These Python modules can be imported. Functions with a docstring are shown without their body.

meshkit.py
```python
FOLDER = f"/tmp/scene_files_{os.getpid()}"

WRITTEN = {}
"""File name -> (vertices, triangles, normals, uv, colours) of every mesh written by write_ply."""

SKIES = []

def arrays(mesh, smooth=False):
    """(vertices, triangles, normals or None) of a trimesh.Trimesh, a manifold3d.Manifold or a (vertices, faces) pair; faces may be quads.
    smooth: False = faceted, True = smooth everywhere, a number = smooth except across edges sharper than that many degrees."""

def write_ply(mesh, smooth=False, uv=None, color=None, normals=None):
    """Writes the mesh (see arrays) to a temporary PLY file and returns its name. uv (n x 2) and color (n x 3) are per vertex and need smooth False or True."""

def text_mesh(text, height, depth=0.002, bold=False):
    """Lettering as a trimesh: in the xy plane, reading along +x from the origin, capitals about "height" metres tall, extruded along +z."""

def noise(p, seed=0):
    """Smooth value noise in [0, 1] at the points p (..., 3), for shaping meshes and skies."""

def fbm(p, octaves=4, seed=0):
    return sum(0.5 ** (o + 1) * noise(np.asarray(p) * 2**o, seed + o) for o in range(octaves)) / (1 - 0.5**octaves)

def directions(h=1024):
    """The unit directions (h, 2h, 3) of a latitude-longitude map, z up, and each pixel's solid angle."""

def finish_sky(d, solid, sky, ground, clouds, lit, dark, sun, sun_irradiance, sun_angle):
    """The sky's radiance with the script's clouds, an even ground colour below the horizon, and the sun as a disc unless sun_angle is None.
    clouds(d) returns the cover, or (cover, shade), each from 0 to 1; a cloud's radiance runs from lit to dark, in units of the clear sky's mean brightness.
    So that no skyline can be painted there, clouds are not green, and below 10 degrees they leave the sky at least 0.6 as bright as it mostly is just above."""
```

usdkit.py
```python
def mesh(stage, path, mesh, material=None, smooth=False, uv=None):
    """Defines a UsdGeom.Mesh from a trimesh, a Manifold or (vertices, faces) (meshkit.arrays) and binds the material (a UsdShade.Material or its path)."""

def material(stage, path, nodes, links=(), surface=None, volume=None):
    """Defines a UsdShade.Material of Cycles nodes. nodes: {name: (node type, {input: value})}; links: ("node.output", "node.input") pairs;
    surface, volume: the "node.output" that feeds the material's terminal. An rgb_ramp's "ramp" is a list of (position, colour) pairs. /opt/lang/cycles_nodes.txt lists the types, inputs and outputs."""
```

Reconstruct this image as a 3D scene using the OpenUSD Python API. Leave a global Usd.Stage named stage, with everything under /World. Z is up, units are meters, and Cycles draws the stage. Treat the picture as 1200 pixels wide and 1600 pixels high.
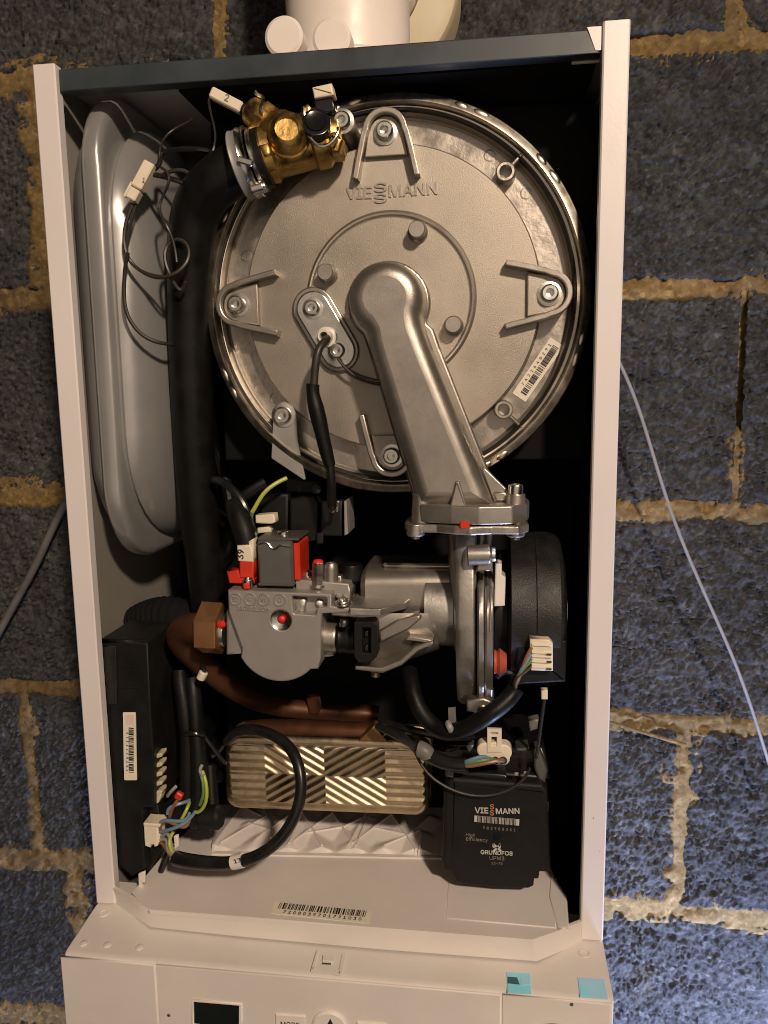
import math, random
import numpy as np, trimesh, shapely
from shapely.geometry import Polygon, Point, LineString
import mapbox_earcut as earcut
import usdkit, meshkit
from pxr import Usd, UsdGeom, UsdLux, UsdShade, Gf, Sdf, Vt

random.seed(7)
rng = np.random.default_rng(7)
stage = Usd.Stage.CreateInMemory()
UsdGeom.SetStageUpAxis(stage, 'Z'); UsdGeom.SetStageMetersPerUnit(stage, 1.0)
UsdGeom.Xform.Define(stage, '/World'); UsdGeom.Scope.Define(stage, '/World/Looks')

# ------------------------------------------------------------------ camera (solved from the cabinet's four front corners)
F = 1201.4                                    # pixels, for a 1200 x 1600 picture
CAM = np.array([0.31183, -0.53435, 0.40220])
R = np.array([[0.9913899, 0.1301041, -0.0147991], [0.0047240, -0.1484826, -0.9889037], [-0.1308578, 0.9803193, -0.1478188]])
cam = UsdGeom.Camera.Define(stage, '/World/camera')
cam.CreateHorizontalApertureAttr(36.0); cam.CreateFocalLengthAttr(36.0 * F / 1200)
cam.CreateClippingRangeAttr((0.02, 50.0))
cam.CreateFStopAttr(0.0)
cam.CreateExposureAttr(0.0)
M4 = Gf.Matrix4d(*[float(x) for x in (*R[0], 0, *(-R[1]), 0, *(-R[2]), 0, *CAM, 1)])
cam.AddTransformOp().Set(M4)

# ------------------------------------------------------------------ lamps
def aim(prim, pos, to):
    pos, to = np.array(pos, float), np.array(to, float)
    z = (pos - to) / np.linalg.norm(pos - to)
    x = np.cross([0, 0, 1], z); x /= np.linalg.norm(x); y = np.cross(z, x)
    UsdGeom.Xformable(prim).AddTransformOp().Set(Gf.Matrix4d(*[float(v) for v in (*x, 0, *y, 0, *z, 0, *pos, 1)]))

key = UsdLux.SphereLight.Define(stage, '/World/ceiling_bulb')      # warm bulb overhead, to the right
key.CreateRadiusAttr(0.06); key.CreateNormalizeAttr(True); key.CreateIntensityAttr(43)
key.CreateColorAttr(Gf.Vec3f(1.0, 0.785, 0.60)); key.AddTranslateOp().Set((0.96, -1.55, 1.36))
fill = UsdLux.RectLight.Define(stage, '/World/room_bounce_fill')        # added fill panel, in place of warm light bounced by the unseen room
fill.CreateWidthAttr(2.2); fill.CreateHeightAttr(2.6); fill.CreateNormalizeAttr(True); fill.CreateIntensityAttr(2.5)
fill.CreateColorAttr(Gf.Vec3f(1.0, 0.79, 0.63)); aim(fill, (0.5, -1.9, 0.35), (0.2, 0.0, 0.35))
win = UsdLux.RectLight.Define(stage, '/World/low_daylight')        # cool daylight from below, on the right
win.CreateWidthAttr(0.14); win.CreateHeightAttr(0.10); win.CreateNormalizeAttr(True); win.CreateIntensityAttr(3.4)
win.CreateColorAttr(Gf.Vec3f(0.50, 0.60, 1.0)); aim(win, (0.63, -0.03, -0.45), (0.49, 0.30, -0.17))
win2 = UsdLux.RectLight.Define(stage, '/World/low_daylight_left')
win2.CreateWidthAttr(0.25); win2.CreateHeightAttr(0.2); win2.CreateNormalizeAttr(True); win2.CreateIntensityAttr(0.24)
win2.CreateColorAttr(Gf.Vec3f(0.42, 0.55, 1.0)); aim(win2, (-0.40, 0.10, -0.52), (-0.24, 0.28, -0.22))

# ------------------------------------------------------------------ pixel rays (1200 x 1600) to world points at a known depth
def _ray(px, py): return np.array([(px - 600) / F, (py - 800) / F, 1.0]) @ R
def at(px, py, Y=0.0):
    q = _ray(px, py); return CAM + q * (Y - CAM[1]) / q[1]
def atZ(px, py, Z):
    q = _ray(px, py); return CAM + q * (Z - CAM[2]) / q[2]
def xz(pts, Y): return np.array([at(p[0], p[1], Y)[[0, 2]] for p in pts])
def xy(pts, Z): return np.array([atZ(p[0], p[1], Z)[[0, 1]] for p in pts])
def curve(pts): return np.array([at(*p) for p in pts])

# ------------------------------------------------------------------ materials
def mat(name, nodes, links, surface='p.BSDF'):
    return usdkit.material(stage, '/World/Looks/' + name, nodes, links, surface=surface)

def plain(name, col, rough=0.5, metal=0.0, var=0.12, scale=40, bump=0.0, bscale=400, rvar=0.1, spec=0.5, speck=None, coat=0.0, bevel=0.0):
    n = {'g': ('texture_coordinate', {}),
         'n': ('noise_texture', {'scale': scale, 'detail': 5, 'roughness': 0.6}),
         'r': ('rgb_ramp', {'ramp': [(0.25, tuple(c * (1 - var) for c in col)), (0.75, tuple(min(1, c * (1 + var)) for c in col))]}),
         'm': ('map_range', {'from_min': 0.3, 'from_max': 0.7, 'to_min': max(0.02, rough - rvar), 'to_max': min(1, rough + rvar)}),
         'p': ('principled_bsdf', {'metallic': metal, 'specular_ior_level': spec, 'coat_weight': coat})}
    l = [('g.object', 'n.vector'), ('n.fac', 'r.fac'), ('n.fac', 'm.value'), ('m.result', 'p.roughness')]
    if speck:      # small dirt marks
        n['v'] = ('voronoi_texture', {'scale': speck[0], 'randomness': 1.0})
        n['vr'] = ('rgb_ramp', {'ramp': [(0.0, (1, 1, 1)), (speck[1], (1, 1, 1)), (speck[1] + 0.02, (0, 0, 0)), (1, (0, 0, 0))]})
        n['w'] = ('noise_texture', {'scale': 9, 'detail': 3})
        n['wr'] = ('rgb_ramp', {'ramp': [(0.0, (0, 0, 0)), (0.52, (0, 0, 0)), (0.56, (1, 1, 1)), (1, (1, 1, 1))]})
        n['mm'] = ('mix_color', {'blend_type': 'multiply', 'fac': 1.0})
        n['mx'] = ('mix_color', {'b': (0.10, 0.075, 0.05)})
        l += [('g.object', 'v.vector'), ('v.distance', 'vr.fac'), ('g.object', 'w.vector'), ('w.fac', 'wr.fac'), ('vr.color', 'mm.a'), ('wr.color', 'mm.b'),
              ('mm.result', 'mx.fac'), ('r.color', 'mx.a'), ('mx.result', 'p.base_color')]
    else:
        l += [('r.color', 'p.base_color')]
    prev = None
    if bevel:
        n['bv'] = ('bevel', {'radius': bevel, 'samples': 6}); prev = 'bv.bevel'
    if bump:
        n['b'] = ('noise_texture', {'scale': bscale, 'detail': 4, 'roughness': 0.65})
        n['bp'] = ('bump', {'strength': 1.0, 'distance': bump})
        l += [('g.object', 'b.vector'), ('b.fac', 'bp.height'), ('bp.normal', 'p.normal')]
        if prev: l.append((prev, 'bp.normal'))
    elif prev: l.append((prev, 'p.normal'))
    return mat(name, n, l)

white_enamel = plain('white_enamel', (.80, .755, .745), .36, var=.045, scale=7, bump=.00006, bscale=500, speck=(60, .022))
white_plastic = plain('white_plastic', (.76, .71, .665), .46, var=.11, scale=7, bump=.00008, bscale=900, speck=(48, .055))
rail_paint = plain('rail_paint', (.034, .046, .056), .45, var=.2, scale=30)
back_grey = plain('back_grey', (.29, .27, .24), .5, var=.08, scale=6)
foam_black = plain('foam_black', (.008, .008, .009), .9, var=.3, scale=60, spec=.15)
cast_door = plain('cast_door', (.37, .335, .285), .44, metal=.8, var=.22, scale=16, bump=.00020, bscale=1300, rvar=.06)
cast_smooth = plain('cast_smooth', (.41, .38, .34), .35, metal=.85, var=.14, scale=28, bump=.00010, bscale=1300, rvar=.07)
cast_ring = plain('cast_ring', (.42, .385, .34), .36, metal=.85, var=.22, scale=60, bump=.0003, bscale=140, rvar=.12)
cast_dark = plain('cast_dark', (.47, .45, .42), .40, metal=.85, var=.2, scale=55, bump=.0002, bscale=300, rvar=.12)
zinc = plain('zinc', (.66, .65, .60), .28, metal=1, var=.15, scale=90, rvar=.1)
steel = plain('steel', (.70, .64, .54), .34, metal=1, var=.14, scale=70, rvar=.08)
valve_alu = plain('valve_alu', (.42, .40, .375), .48, metal=.6, var=.05, scale=60, bump=.0001, bscale=1500, rvar=.05)
dark_steel = plain('dark_steel', (.16, .16, .152), .42, metal=.6, var=.12, scale=50)
brass = plain('brass', (.56, .37, .125), .40, metal=1, var=.35, scale=90, rvar=.14, bump=.0002, bscale=300)
copper = plain('copper', (.105, .042, .022), .5, metal=.6, var=.3, scale=40, rvar=.12)
nut_brown = plain('nut_brown', (.30, .155, .07), .42, metal=.7, var=.2, scale=60, rvar=.1)
gold_steel = plain('gold_steel', (.60, .49, .335), .33, metal=1, var=.2, scale=45, rvar=.08, bump=.00025, bscale=70)
vessel_paint = plain('vessel_paint', (.40, .40, .395), .29, metal=.5, var=.06, scale=14, rvar=.05)
rubber = plain('rubber', (.0055, .0055, .0055), .46, spec=.28, var=.3, scale=60, rvar=.12, bump=.0001, bscale=500)
black_plastic = plain('black_plastic', (.008, .008, .008), .5, spec=.3, var=.25, scale=50, rvar=.1)
textured_black = plain('textured_black', (.012, .0115, .011), .46, var=.3, scale=80, bump=.0003, bscale=800, rvar=.1)
pump_black = plain('pump_black', (.009, .009, .009), .55, spec=.3, var=.2, scale=60, bump=.0002, bscale=900)
gloss_black = plain('gloss_black', (.010, .010, .011), .22, var=.2, scale=40, rvar=.06)
cable_black = plain('cable_black', (.013, .013, .013), .3, var=.3, scale=60, rvar=.1)
cable_brown = plain('cable_brown', (.032, .027, .021), .45, var=.2, scale=60)
cable_grey = plain('cable_grey', (.16, .15, .14), .5, var=.2, scale=60)
grey_wire = plain('grey_wire', (.30, .29, .28), .5, var=.1, scale=60)
red_plastic = plain('red_plastic', (.62, .035, .015), .38, var=.1, scale=50)
red_paint = plain('red_paint', (.75, .03, .02), .5, var=.15, scale=200)
rubber_red = plain('rubber_red', (.45, .09, .05), .5, var=.15, scale=80)
cream = plain('cream_plastic', (.80, .72, .56), .45, var=.05, scale=80)
white_cap = plain('white_cap', (.82, .76, .70), .4, var=.03, scale=40)
cream_old = plain('cream_old', (.60, .53, .37), .55, var=.10, scale=25)
sheet_grey = plain('sheet_grey', (.34, .33, .31), .5, metal=.35, var=.1, scale=50, rvar=.08)
paper = plain('paper', (.80, .74, .62), .6, var=.06, scale=60)
paper_pink = plain('paper_pink', (.78, .60, .54), .6, var=.06, scale=90)
ink = plain('ink', (.02, .02, .022), .6, var=.1)
print_white = plain('print_white', (.55, .53, .48), .6, var=.12, scale=300)
print_grey = plain('print_grey', (.22, .21, .19), .6, var=.3, scale=300)
print_orange = plain('print_orange', (.50, .20, .09), .6, var=.1)
foil_cyan = plain('foil_cyan', (.30, .80, 1.0), .3, var=.05, scale=60)
foil_blue = plain('foil_blue', (.40, .73, 1.0), .3, var=.05, scale=40)
foil_dark = plain('foil_dark', (.05, .13, .17), .3, var=.05, scale=60)
glass_display = plain('display_glass', (.012, .016, .016), .15, var=.1, scale=30)
wire_blue = plain('wire_blue', (.16, .26, .36), .45, var=.1)
wire_brown = plain('wire_brown', (.26, .11, .05), .45, var=.1)
wire_yellow = plain('wire_yellow', (.42, .48, .06), .45, var=.1)
wire_green = plain('wire_green', (.10, .22, .08), .45, var=.1)
ceramic = plain('ceramic', (.75, .70, .62), .35, var=.05)

def stone(name, dark, light, extra=None, bump=.0026, bscale=420, grain_mix=.5):
    n = {'g': ('geometry', {}),
         'n': ('noise_texture', {'scale': 120, 'detail': 6, 'roughness': .7}),
         'n2': ('noise_texture', {'scale': 7, 'detail': 3}),
         'o': ('object_info', {}),
         'r': ('rgb_ramp', {'ramp': [(.28, dark), (.62, light), (.8, tuple(min(1, c * 1.5) for c in light))]}),
         'r2': ('rgb_ramp', {'ramp': [(.3, (.72, .72, .72)), (.7, (1.15, 1.12, 1.08))]}),
         'mx': ('mix_color', {'blend_type': 'multiply', 'fac': 1.0}),
         'vo': ('voronoi_texture', {'scale': 210, 'randomness': 1.0}),
         'vr': ('rgb_ramp', {'ramp': [(0, (.35, .35, .35)), (.25, (.62, .62, .62)), (.7, (1.0, 1.0, 1.0)), (.93, (1.35, 1.33, 1.3)), (1, (2.1, 2.05, 2.0))]}),
         'hs': ('separate_color', {}),
         'm2': ('mix_color', {'blend_type': 'multiply', 'fac': grain_mix}),
         'b': ('noise_texture', {'scale': bscale, 'detail': 6, 'roughness': .8}),
         'bp': ('bump', {'strength': 1.0, 'distance': bump}),
         'p': ('principled_bsdf', {'roughness': .85, 'specular_ior_level': .25})}
    l = [('g.position', 'n.vector'), ('g.position', 'n2.vector'), ('g.position', 'b.vector'), ('n.fac', 'r.fac'), ('n2.fac', 'r2.fac'),
         ('r.color', 'm2.a'), ('g.position', 'vo.vector'), ('vo.color', 'hs.color'), ('hs.r', 'vr.fac'), ('vr.color', 'm2.b'), ('m2.result', 'mx.a'), ('r2.color', 'mx.b'), ('b.fac', 'bp.height'), ('bp.normal', 'p.normal')]
    if extra:      # stains of mortar wiped over the block
        n['s'] = ('noise_texture', {'scale': 11, 'detail': 5, 'roughness': .65})
        n['sr'] = ('rgb_ramp', {'ramp': [(0, (0, 0, 0)), (.60, (0, 0, 0)), (.70, (.55, .55, .55)), (1, (.8, .8, .8))]})
        n['sm'] = ('mix_color', {'b': extra})
        l += [('g.position', 's.vector'), ('s.fac', 'sr.fac'), ('sr.color', 'sm.fac'), ('mx.result', 'sm.a'), ('sm.result', 'p.base_color')]
    else:
        l += [('mx.result', 'p.base_color')]
    return mat(name, n, l)
concrete = [stone('concrete_%s' % w, d, l, (.10, .075, .045)) for w, d, l in (('dark', (.032, .035, .038), (.112, .118, .124)), ('mid', (.036, .038, .041), (.122, .127, .131)), ('light', (.040, .042, .044), (.132, .136, .138)))]
mortar_m = stone('mortar', (.17, .112, .044), (.30, .212, .090), None, .0016, 420, .45)

# ------------------------------------------------------------------ mesh building
class MB:
    def __init__(s): s.v, s.f, s.n = [], [], 0
    def add(s, v, f):
        v = np.asarray(v, float); f = np.asarray(f, int)
        if len(f) == 0: return s
        if f.shape[1] == 4: f = np.vstack([f[:, [0, 1, 2]], f[:, [0, 2, 3]]])
        s.v.append(v); s.f.append(f + s.n); s.n += len(v); return s
    def get(s):
        v, f = np.vstack(s.v), np.vstack(s.f)
        f = f[(f[:, 0] != f[:, 1]) & (f[:, 1] != f[:, 2]) & (f[:, 0] != f[:, 2])]
        u, i = np.unique(f, return_inverse=True); return v[u], i.reshape(-1, 3)

XZ = (np.array([1., 0, 0]), np.array([0., 0, 1]))      # plane facing the viewer (normal -Y)
YZ = (np.array([0., 1, 0]), np.array([0., 0, 1]))      # normal +X
XY = (np.array([1., 0, 0]), np.array([0., 1, 0]))      # normal +Z

def _inset(p, d):
    """Mitred inset of a counter-clockwise ring (holes are clockwise, so they grow)."""
    a, b = np.roll(p, 1, 0), np.roll(p, -1, 0)
    e1 = p - a; e2 = b - p
    e1 /= np.linalg.norm(e1, axis=1, keepdims=True) + 1e-12; e2 /= np.linalg.norm(e2, axis=1, keepdims=True) + 1e-12
    n1 = np.c_[-e1[:, 1], e1[:, 0]]; n2 = np.c_[-e2[:, 1], e2[:, 0]]
    m = n1 + n2; k = np.maximum((m * n1).sum(1, keepdims=True), .5)
    return p + d * m / k

def slab(mb, poly, O, UV, depth, bevel=0.0, segs=3, round_=0.0, back_bevel=0.0):
    """Extruded outline: front face through O, body going back by depth, rounded front edge. poly: (n,2) or shapely Polygon in the plane's own axes."""
    if not isinstance(poly, Polygon): poly = Polygon(poly)
    if not poly.is_valid: poly = poly.buffer(0)
    if round_ > 0: poly = poly.buffer(-round_, join_style=2).buffer(2 * round_, quad_segs=5).buffer(-round_, quad_segs=5)
    if isinstance(poly, shapely.MultiPolygon): poly = max(poly.geoms, key=lambda g: g.area)
    poly = shapely.geometry.polygon.orient(poly.simplify(1e-6), 1)
    U, V = UV; N = np.cross(U, V); O = np.asarray(O, float)
    rings = [np.array(poly.exterior.coords)[:-1]] + [np.array(h.coords)[:-1] for h in poly.interiors]
    steps = []
    if bevel > 0:
        for k in range(segs + 1):
            t = k / segs * math.pi / 2
            steps.append((bevel * (1 - math.sin(t)), -bevel * (1 - math.cos(t))))
    else: steps.append((0, 0))
    if back_bevel > 0:
        steps += [(0, -depth + back_bevel), (back_bevel, -depth)]
    else: steps.append((0, -depth))
    ends, first, last = [], [], []
    for r_ in rings:
        L = len(r_); lay = [(_inset(r_, i) if i else r_, n) for i, n in steps]
        v = np.vstack([O + q[:, :1] * U + q[:, 1:] * V + n * N for q, n in lay])
        j = np.arange(L); k = (j + 1) % L
        f = np.vstack([np.c_[a * L + j, (a + 1) * L + j, (a + 1) * L + k, a * L + k] for a in range(len(lay) - 1)])
        mb.add(v, f)
        first.append(lay[0]); last.append(lay[-1]); ends.append(L)
    for lay, flip in ((first, False), (last, True)):
        p = np.vstack([q for q, n in lay]); n = lay[0][1]
        tri = earcut.triangulate_float64(p, np.cumsum(ends).astype(np.uint32)).reshape(-1, 3).astype(int)
        a, b, c = p[tri[:, 0]], p[tri[:, 1]], p[tri[:, 2]]
        s = (b[:, 0] - a[:, 0]) * (c[:, 1] - a[:, 1]) - (b[:, 1] - a[:, 1]) * (c[:, 0] - a[:, 0])
        tri = np.where((s < 0)[:, None], tri[:, ::-1], tri)
        mb.add(O + p[:, :1] * U + p[:, 1:] * V + n * N, tri[:, ::-1] if flip else tri)
    return mb

def pslab(mb, pts, Y, depth, bevel=0.0, round_=0.0, segs=3, holes=(), back_bevel=0.0):
    p = Polygon(xz(pts, Y))
    for h in holes: p = p.difference(h if isinstance(h, Polygon) else Polygon(xz(h, Y)))
    return slab(mb, p, (0, Y, 0), XZ, depth, bevel, segs, round_, back_bevel)

def frame_of(n):
    n = np.asarray(n, float); n = n / np.linalg.norm(n)
    a = np.array([0, 0, 1.0]) if abs(n[2]) < .9 else np.array([1.0, 0, 0])
    u = np.cross(a, n); u /= np.linalg.norm(u)
    return u, np.cross(n, u), n

def lathe(mb, prof, O, N, segs=48, a0=0, a1=2 * math.pi):
    """prof: (radius, height along N); closed round when a full turn."""
    u, v, n = frame_of(N); full = abs(a1 - a0 - 2 * math.pi) < 1e-6
    t = np.linspace(a0, a1, segs, endpoint=not full); O = np.asarray(O, float)
    ring = np.cos(t)[:, None] * u + np.sin(t)[:, None] * v
    vs = np.vstack([O + max(r_, 1e-6) * ring + h * n for r_, h in prof])
    j = np.arange(segs if full else segs - 1); k = (j + 1) % segs
    f = np.vstack([np.c_[i * segs + j, i * segs + k, (i + 1) * segs + k, (i + 1) * segs + j] for i in range(len(prof) - 1)])
    return mb.add(vs, f)

def cyl(mb, p0, p1, r0, r1=None, bevel=0.0, segs=28):
    r1 = r0 if r1 is None else r1; p0, p1 = np.asarray(p0, float), np.asarray(p1, float); L = np.linalg.norm(p1 - p0)
    b = bevel
    pr = [(0, 0), (r0 - b, 0), (r0, b), (r1, L - b), (r1 - b * .3, L - b * .3), (r1 - b, L), (0, L)] if b else [(0, 0), (r0, 0), (r1, L), (0, L)]
    return lathe(mb, pr, p0, p1 - p0, segs)

def hexcyl(mb, p0, p1, r, bevel=.0008, turn=0.0):
    u, v, n = frame_of(np.asarray(p1, float) - p0)
    poly = [(r * math.cos(turn + i * math.pi / 3), r * math.sin(turn + i * math.pi / 3)) for i in range(6)]
    return slab(mb, poly, p1, (u, v), np.linalg.norm(np.asarray(p1, float) - p0), bevel, 2)

def box(mb, c, size, rot=None, bevel=.001):
    s = np.asarray(size, float) / 2; b = min(bevel, *(s * .9)); pts = []
    for sx in (-1, 1):
        for sy in (-1, 1):
            for sz in (-1, 1):
                q = np.array([sx, sy, sz]); 
                for k in range(3):
                    w = s - b; w = w.copy(); w[k] = s[k]; pts.append(q * w)
    h = trimesh.convex.convex_hull(np.array(pts)); v = np.array(h.vertices)
    if rot is not None: v = v @ np.asarray(rot).T
    return mb.add(v + np.asarray(c), np.array(h.faces))

def rotm(axis, deg): return trimesh.transformations.rotation_matrix(math.radians(deg), axis)[:3, :3]

def smooth_pts(p, n=8):
    p = np.asarray(p, float)
    if len(p) < 3: return p
    from scipy.interpolate import CubicSpline
    d = np.r_[0, np.cumsum(np.sqrt(np.linalg.norm(np.diff(p, axis=0), axis=1)))]
    return CubicSpline(d, p)(np.linspace(0, d[-1], (len(p) - 1) * n + 1))

def tube(mb, pts, r, segs=10, n=8, smooth=True, ripple=None):
    p = smooth_pts(pts, n) if smooth else np.asarray(pts, float)
    if ripple:        # corrugated conduit
        d = np.r_[0, np.cumsum(np.linalg.norm(np.diff(p, axis=0), axis=1))]; m = int(d[-1] / ripple * 4) + 2
        t = np.linspace(0, d[-1], m); p = np.stack([np.interp(t, d, p[:, k]) for k in range(3)], 1)
    m = len(p); rr = np.full(m, r, float) if np.ndim(r) == 0 else np.interp(np.linspace(0, 1, m), np.linspace(0, 1, len(r)), r)
    if ripple: rr = rr * (1 + .035 * np.sign(np.sin(np.arange(m) * math.pi / 2 + .8)))
    T = np.gradient(p, axis=0); T /= np.linalg.norm(T, axis=1, keepdims=True) + 1e-12
    u = frame_of(T[0])[0]; vs = []; a = np.linspace(0, 2 * math.pi, segs, endpoint=False)
    for i in range(m):
        u = u - T[i] * (u @ T[i]); u /= np.linalg.norm(u); w = np.cross(T[i], u)
        vs.append(p[i] + rr[i] * (np.cos(a)[:, None] * u + np.sin(a)[:, None] * w))
    v = np.vstack(vs + [p[:1], p[-1:]]); j = np.arange(segs); k = (j + 1) % segs
    f = np.vstack([np.c_[i * segs + j, i * segs + k, (i + 1) * segs + k, (i + 1) * segs + j] for i in range(m - 1)])
    mb.add(v, f); c0, c1 = m * segs, m * segs + 1; o = mb.n - len(v)
    mb.f.append(np.c_[np.full(segs, c0), k, j] + o); mb.f.append(np.c_[np.full(segs, c1), (m - 1) * segs + j, (m - 1) * segs + k] + o)
    return mb

def text(mb, s, a, b, Y=None, UV=None, depth=.0003, bold=False, cap=None):
    """Lettering from pixel a to pixel b (baseline) in the plane at depth Y, or between 3D points a and b with up direction UV."""
    if Y is not None: a, b = at(*a, Y), at(*b, Y); nrm = np.array([0, -1.0, 0])
    else: a, b, nrm = np.asarray(a, float), np.asarray(b, float), np.asarray(UV, float)
    t = meshkit.text_mesh(s, 1.0, 1.0, bold); w = t.bounds[1][0] - t.bounds[0][0]
    L = np.linalg.norm(b - a); sc = L / w; u = (b - a) / L; v = np.cross(nrm, u)
    q = np.array(t.vertices); q[:, 0] -= t.bounds[0][0]
    mb.add(a + q[:, :1] * sc * u + q[:, 1:2] * (cap or sc) * v + q[:, 2:] * depth * nrm, np.array(t.faces))
    return sc

def digits(mb, s, a, b, h, nrm=(0, -1.0, 0), depth=.0003, bold=False):
    """Spaced characters h tall, spread evenly from a to b."""
    a, b, nrm = np.asarray(a, float), np.asarray(b, float), np.asarray(nrm, float); u = (b - a) / np.linalg.norm(b - a); v = np.cross(nrm, u)
    for i, ch in enumerate(s):
        if ch == ' ': continue
        t = meshkit.text_mesh(ch, 1.0, 1.0, bold); q = np.array(t.vertices); q[:, 0] -= t.bounds[:, 0].mean()
        mb.add(a + (b - a) * (i + .5) / len(s) + q[:, :1] * h * u + q[:, 1:2] * h * v + q[:, 2:] * depth * nrm, np.array(t.faces))

def dome(mb, poly, O, UV, depth, bevel, segs=7, n=140):
    """Like slab, for a wide round-over: each ring is a true inset of the outline, resampled and aligned."""
    U, V = UV; N = np.cross(U, V); O = np.asarray(O, float); lay = []
    steps = [(0, -depth)] + [(bevel * (1 - math.cos(t)), -bevel * (1 - math.sin(t))) for t in np.linspace(0, math.pi / 2, segs + 1)]
    prev = None
    for ins, nn in steps:
        q = poly.buffer(-ins, quad_segs=10) if ins else poly
        if isinstance(q, shapely.MultiPolygon): q = max(q.geoms, key=lambda g: g.area)
        ring = shapely.geometry.polygon.orient(q, 1).exterior
        if prev is None:
            p = np.array([ring.interpolate(t, normalized=True).coords[0] for t in np.linspace(0, 1, n, endpoint=False)])
        else:      # nearest points on the inset ring, kept in order
            d = np.array([ring.project(Point(*x), normalized=True) for x in prev]); d = np.unwrap(d * 2 * math.pi) / (2 * math.pi); d = np.maximum.accumulate(d)
            p = np.array([ring.interpolate(t % 1, normalized=True).coords[0] for t in d])
        lay.append((p, nn)); prev = p
    L = n; v = np.vstack([O + q[:, :1] * U + q[:, 1:] * V + nn * N for q, nn in lay]); j = np.arange(L); k = (j + 1) % L
    mb.add(v, np.vstack([np.c_[a * L + j, a * L + k, (a + 1) * L + k, (a + 1) * L + j] for a in range(len(lay) - 1)]))
    g = Polygon(lay[-1][0]).buffer(0); 
    if isinstance(g, shapely.MultiPolygon): g = max(g.geoms, key=lambda x: x.area)
    c = np.array(g.exterior.coords)[:-1]; tri = earcut.triangulate_float64(c, np.array([len(c)], np.uint32)).reshape(-1, 3).astype(int)
    a, b, cc = c[tri[:, 0]], c[tri[:, 1]], c[tri[:, 2]]; sg = (b[:, 0] - a[:, 0]) * (cc[:, 1] - a[:, 1]) - (b[:, 1] - a[:, 1]) * (cc[:, 0] - a[:, 0])
    mb.add(O + c[:, :1] * U + c[:, 1:] * V + lay[-1][1] * N, np.where((sg < 0)[:, None], tri[:, ::-1], tri)); return mb

def bars(mb, a, b, h, nrm, n=42, depth=.00025, seed=1, cover=.55):
    """A bar code: upright bars between 3D points a and b, h long across."""
    g = random.Random(seed); a, b = np.asarray(a, float), np.asarray(b, float); nrm = np.asarray(nrm, float); nrm /= np.linalg.norm(nrm)
    L = np.linalg.norm(b - a); u = (b - a) / L; v = np.cross(nrm, u)
    ws = [g.choice((1, 1, 2, 3)) for _ in range(2 * n)]; s = L / sum(ws); x = 0
    for i, w in enumerate(ws):
        if i % 2 == 0:
            slab(mb, [(x, 0), (x + w * s, 0), (x + w * s, h), (x, h)], a + nrm * depth, (u, v), depth)
        x += w * s
    return mb

# ------------------------------------------------------------------ things, parts and sub-parts
USED, THINGS = {}, []
def numbered(parent, name):
    k = (parent, name); i = USED.get(k, 0); USED[k] = i + 1
    return name if i == 0 else '%s_%03d' % (name, i)

class Part:
    def __init__(s, name, mb, m, label=None, smooth=35, kind=None): s.name, s.mb, s.m, s.label, s.smooth, s.kind, s.kids = name, mb, m, label, smooth, kind, []
    def sub(s, name, mb, m, label=None, smooth=35): q = Part(name, mb, m, label, smooth); s.kids.append(q); return q

class Thing:
    def __init__(s, name, label, cat, group=None, kind=None): s.name, s.label, s.cat, s.group, s.kind, s.parts = name, label, cat, group, kind, []; THINGS.append(s)
    def part(s, name, mb, m, label=None, smooth=35, kind=None): q = Part(name, mb, m, label, smooth, kind); s.parts.append(q); return q

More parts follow.
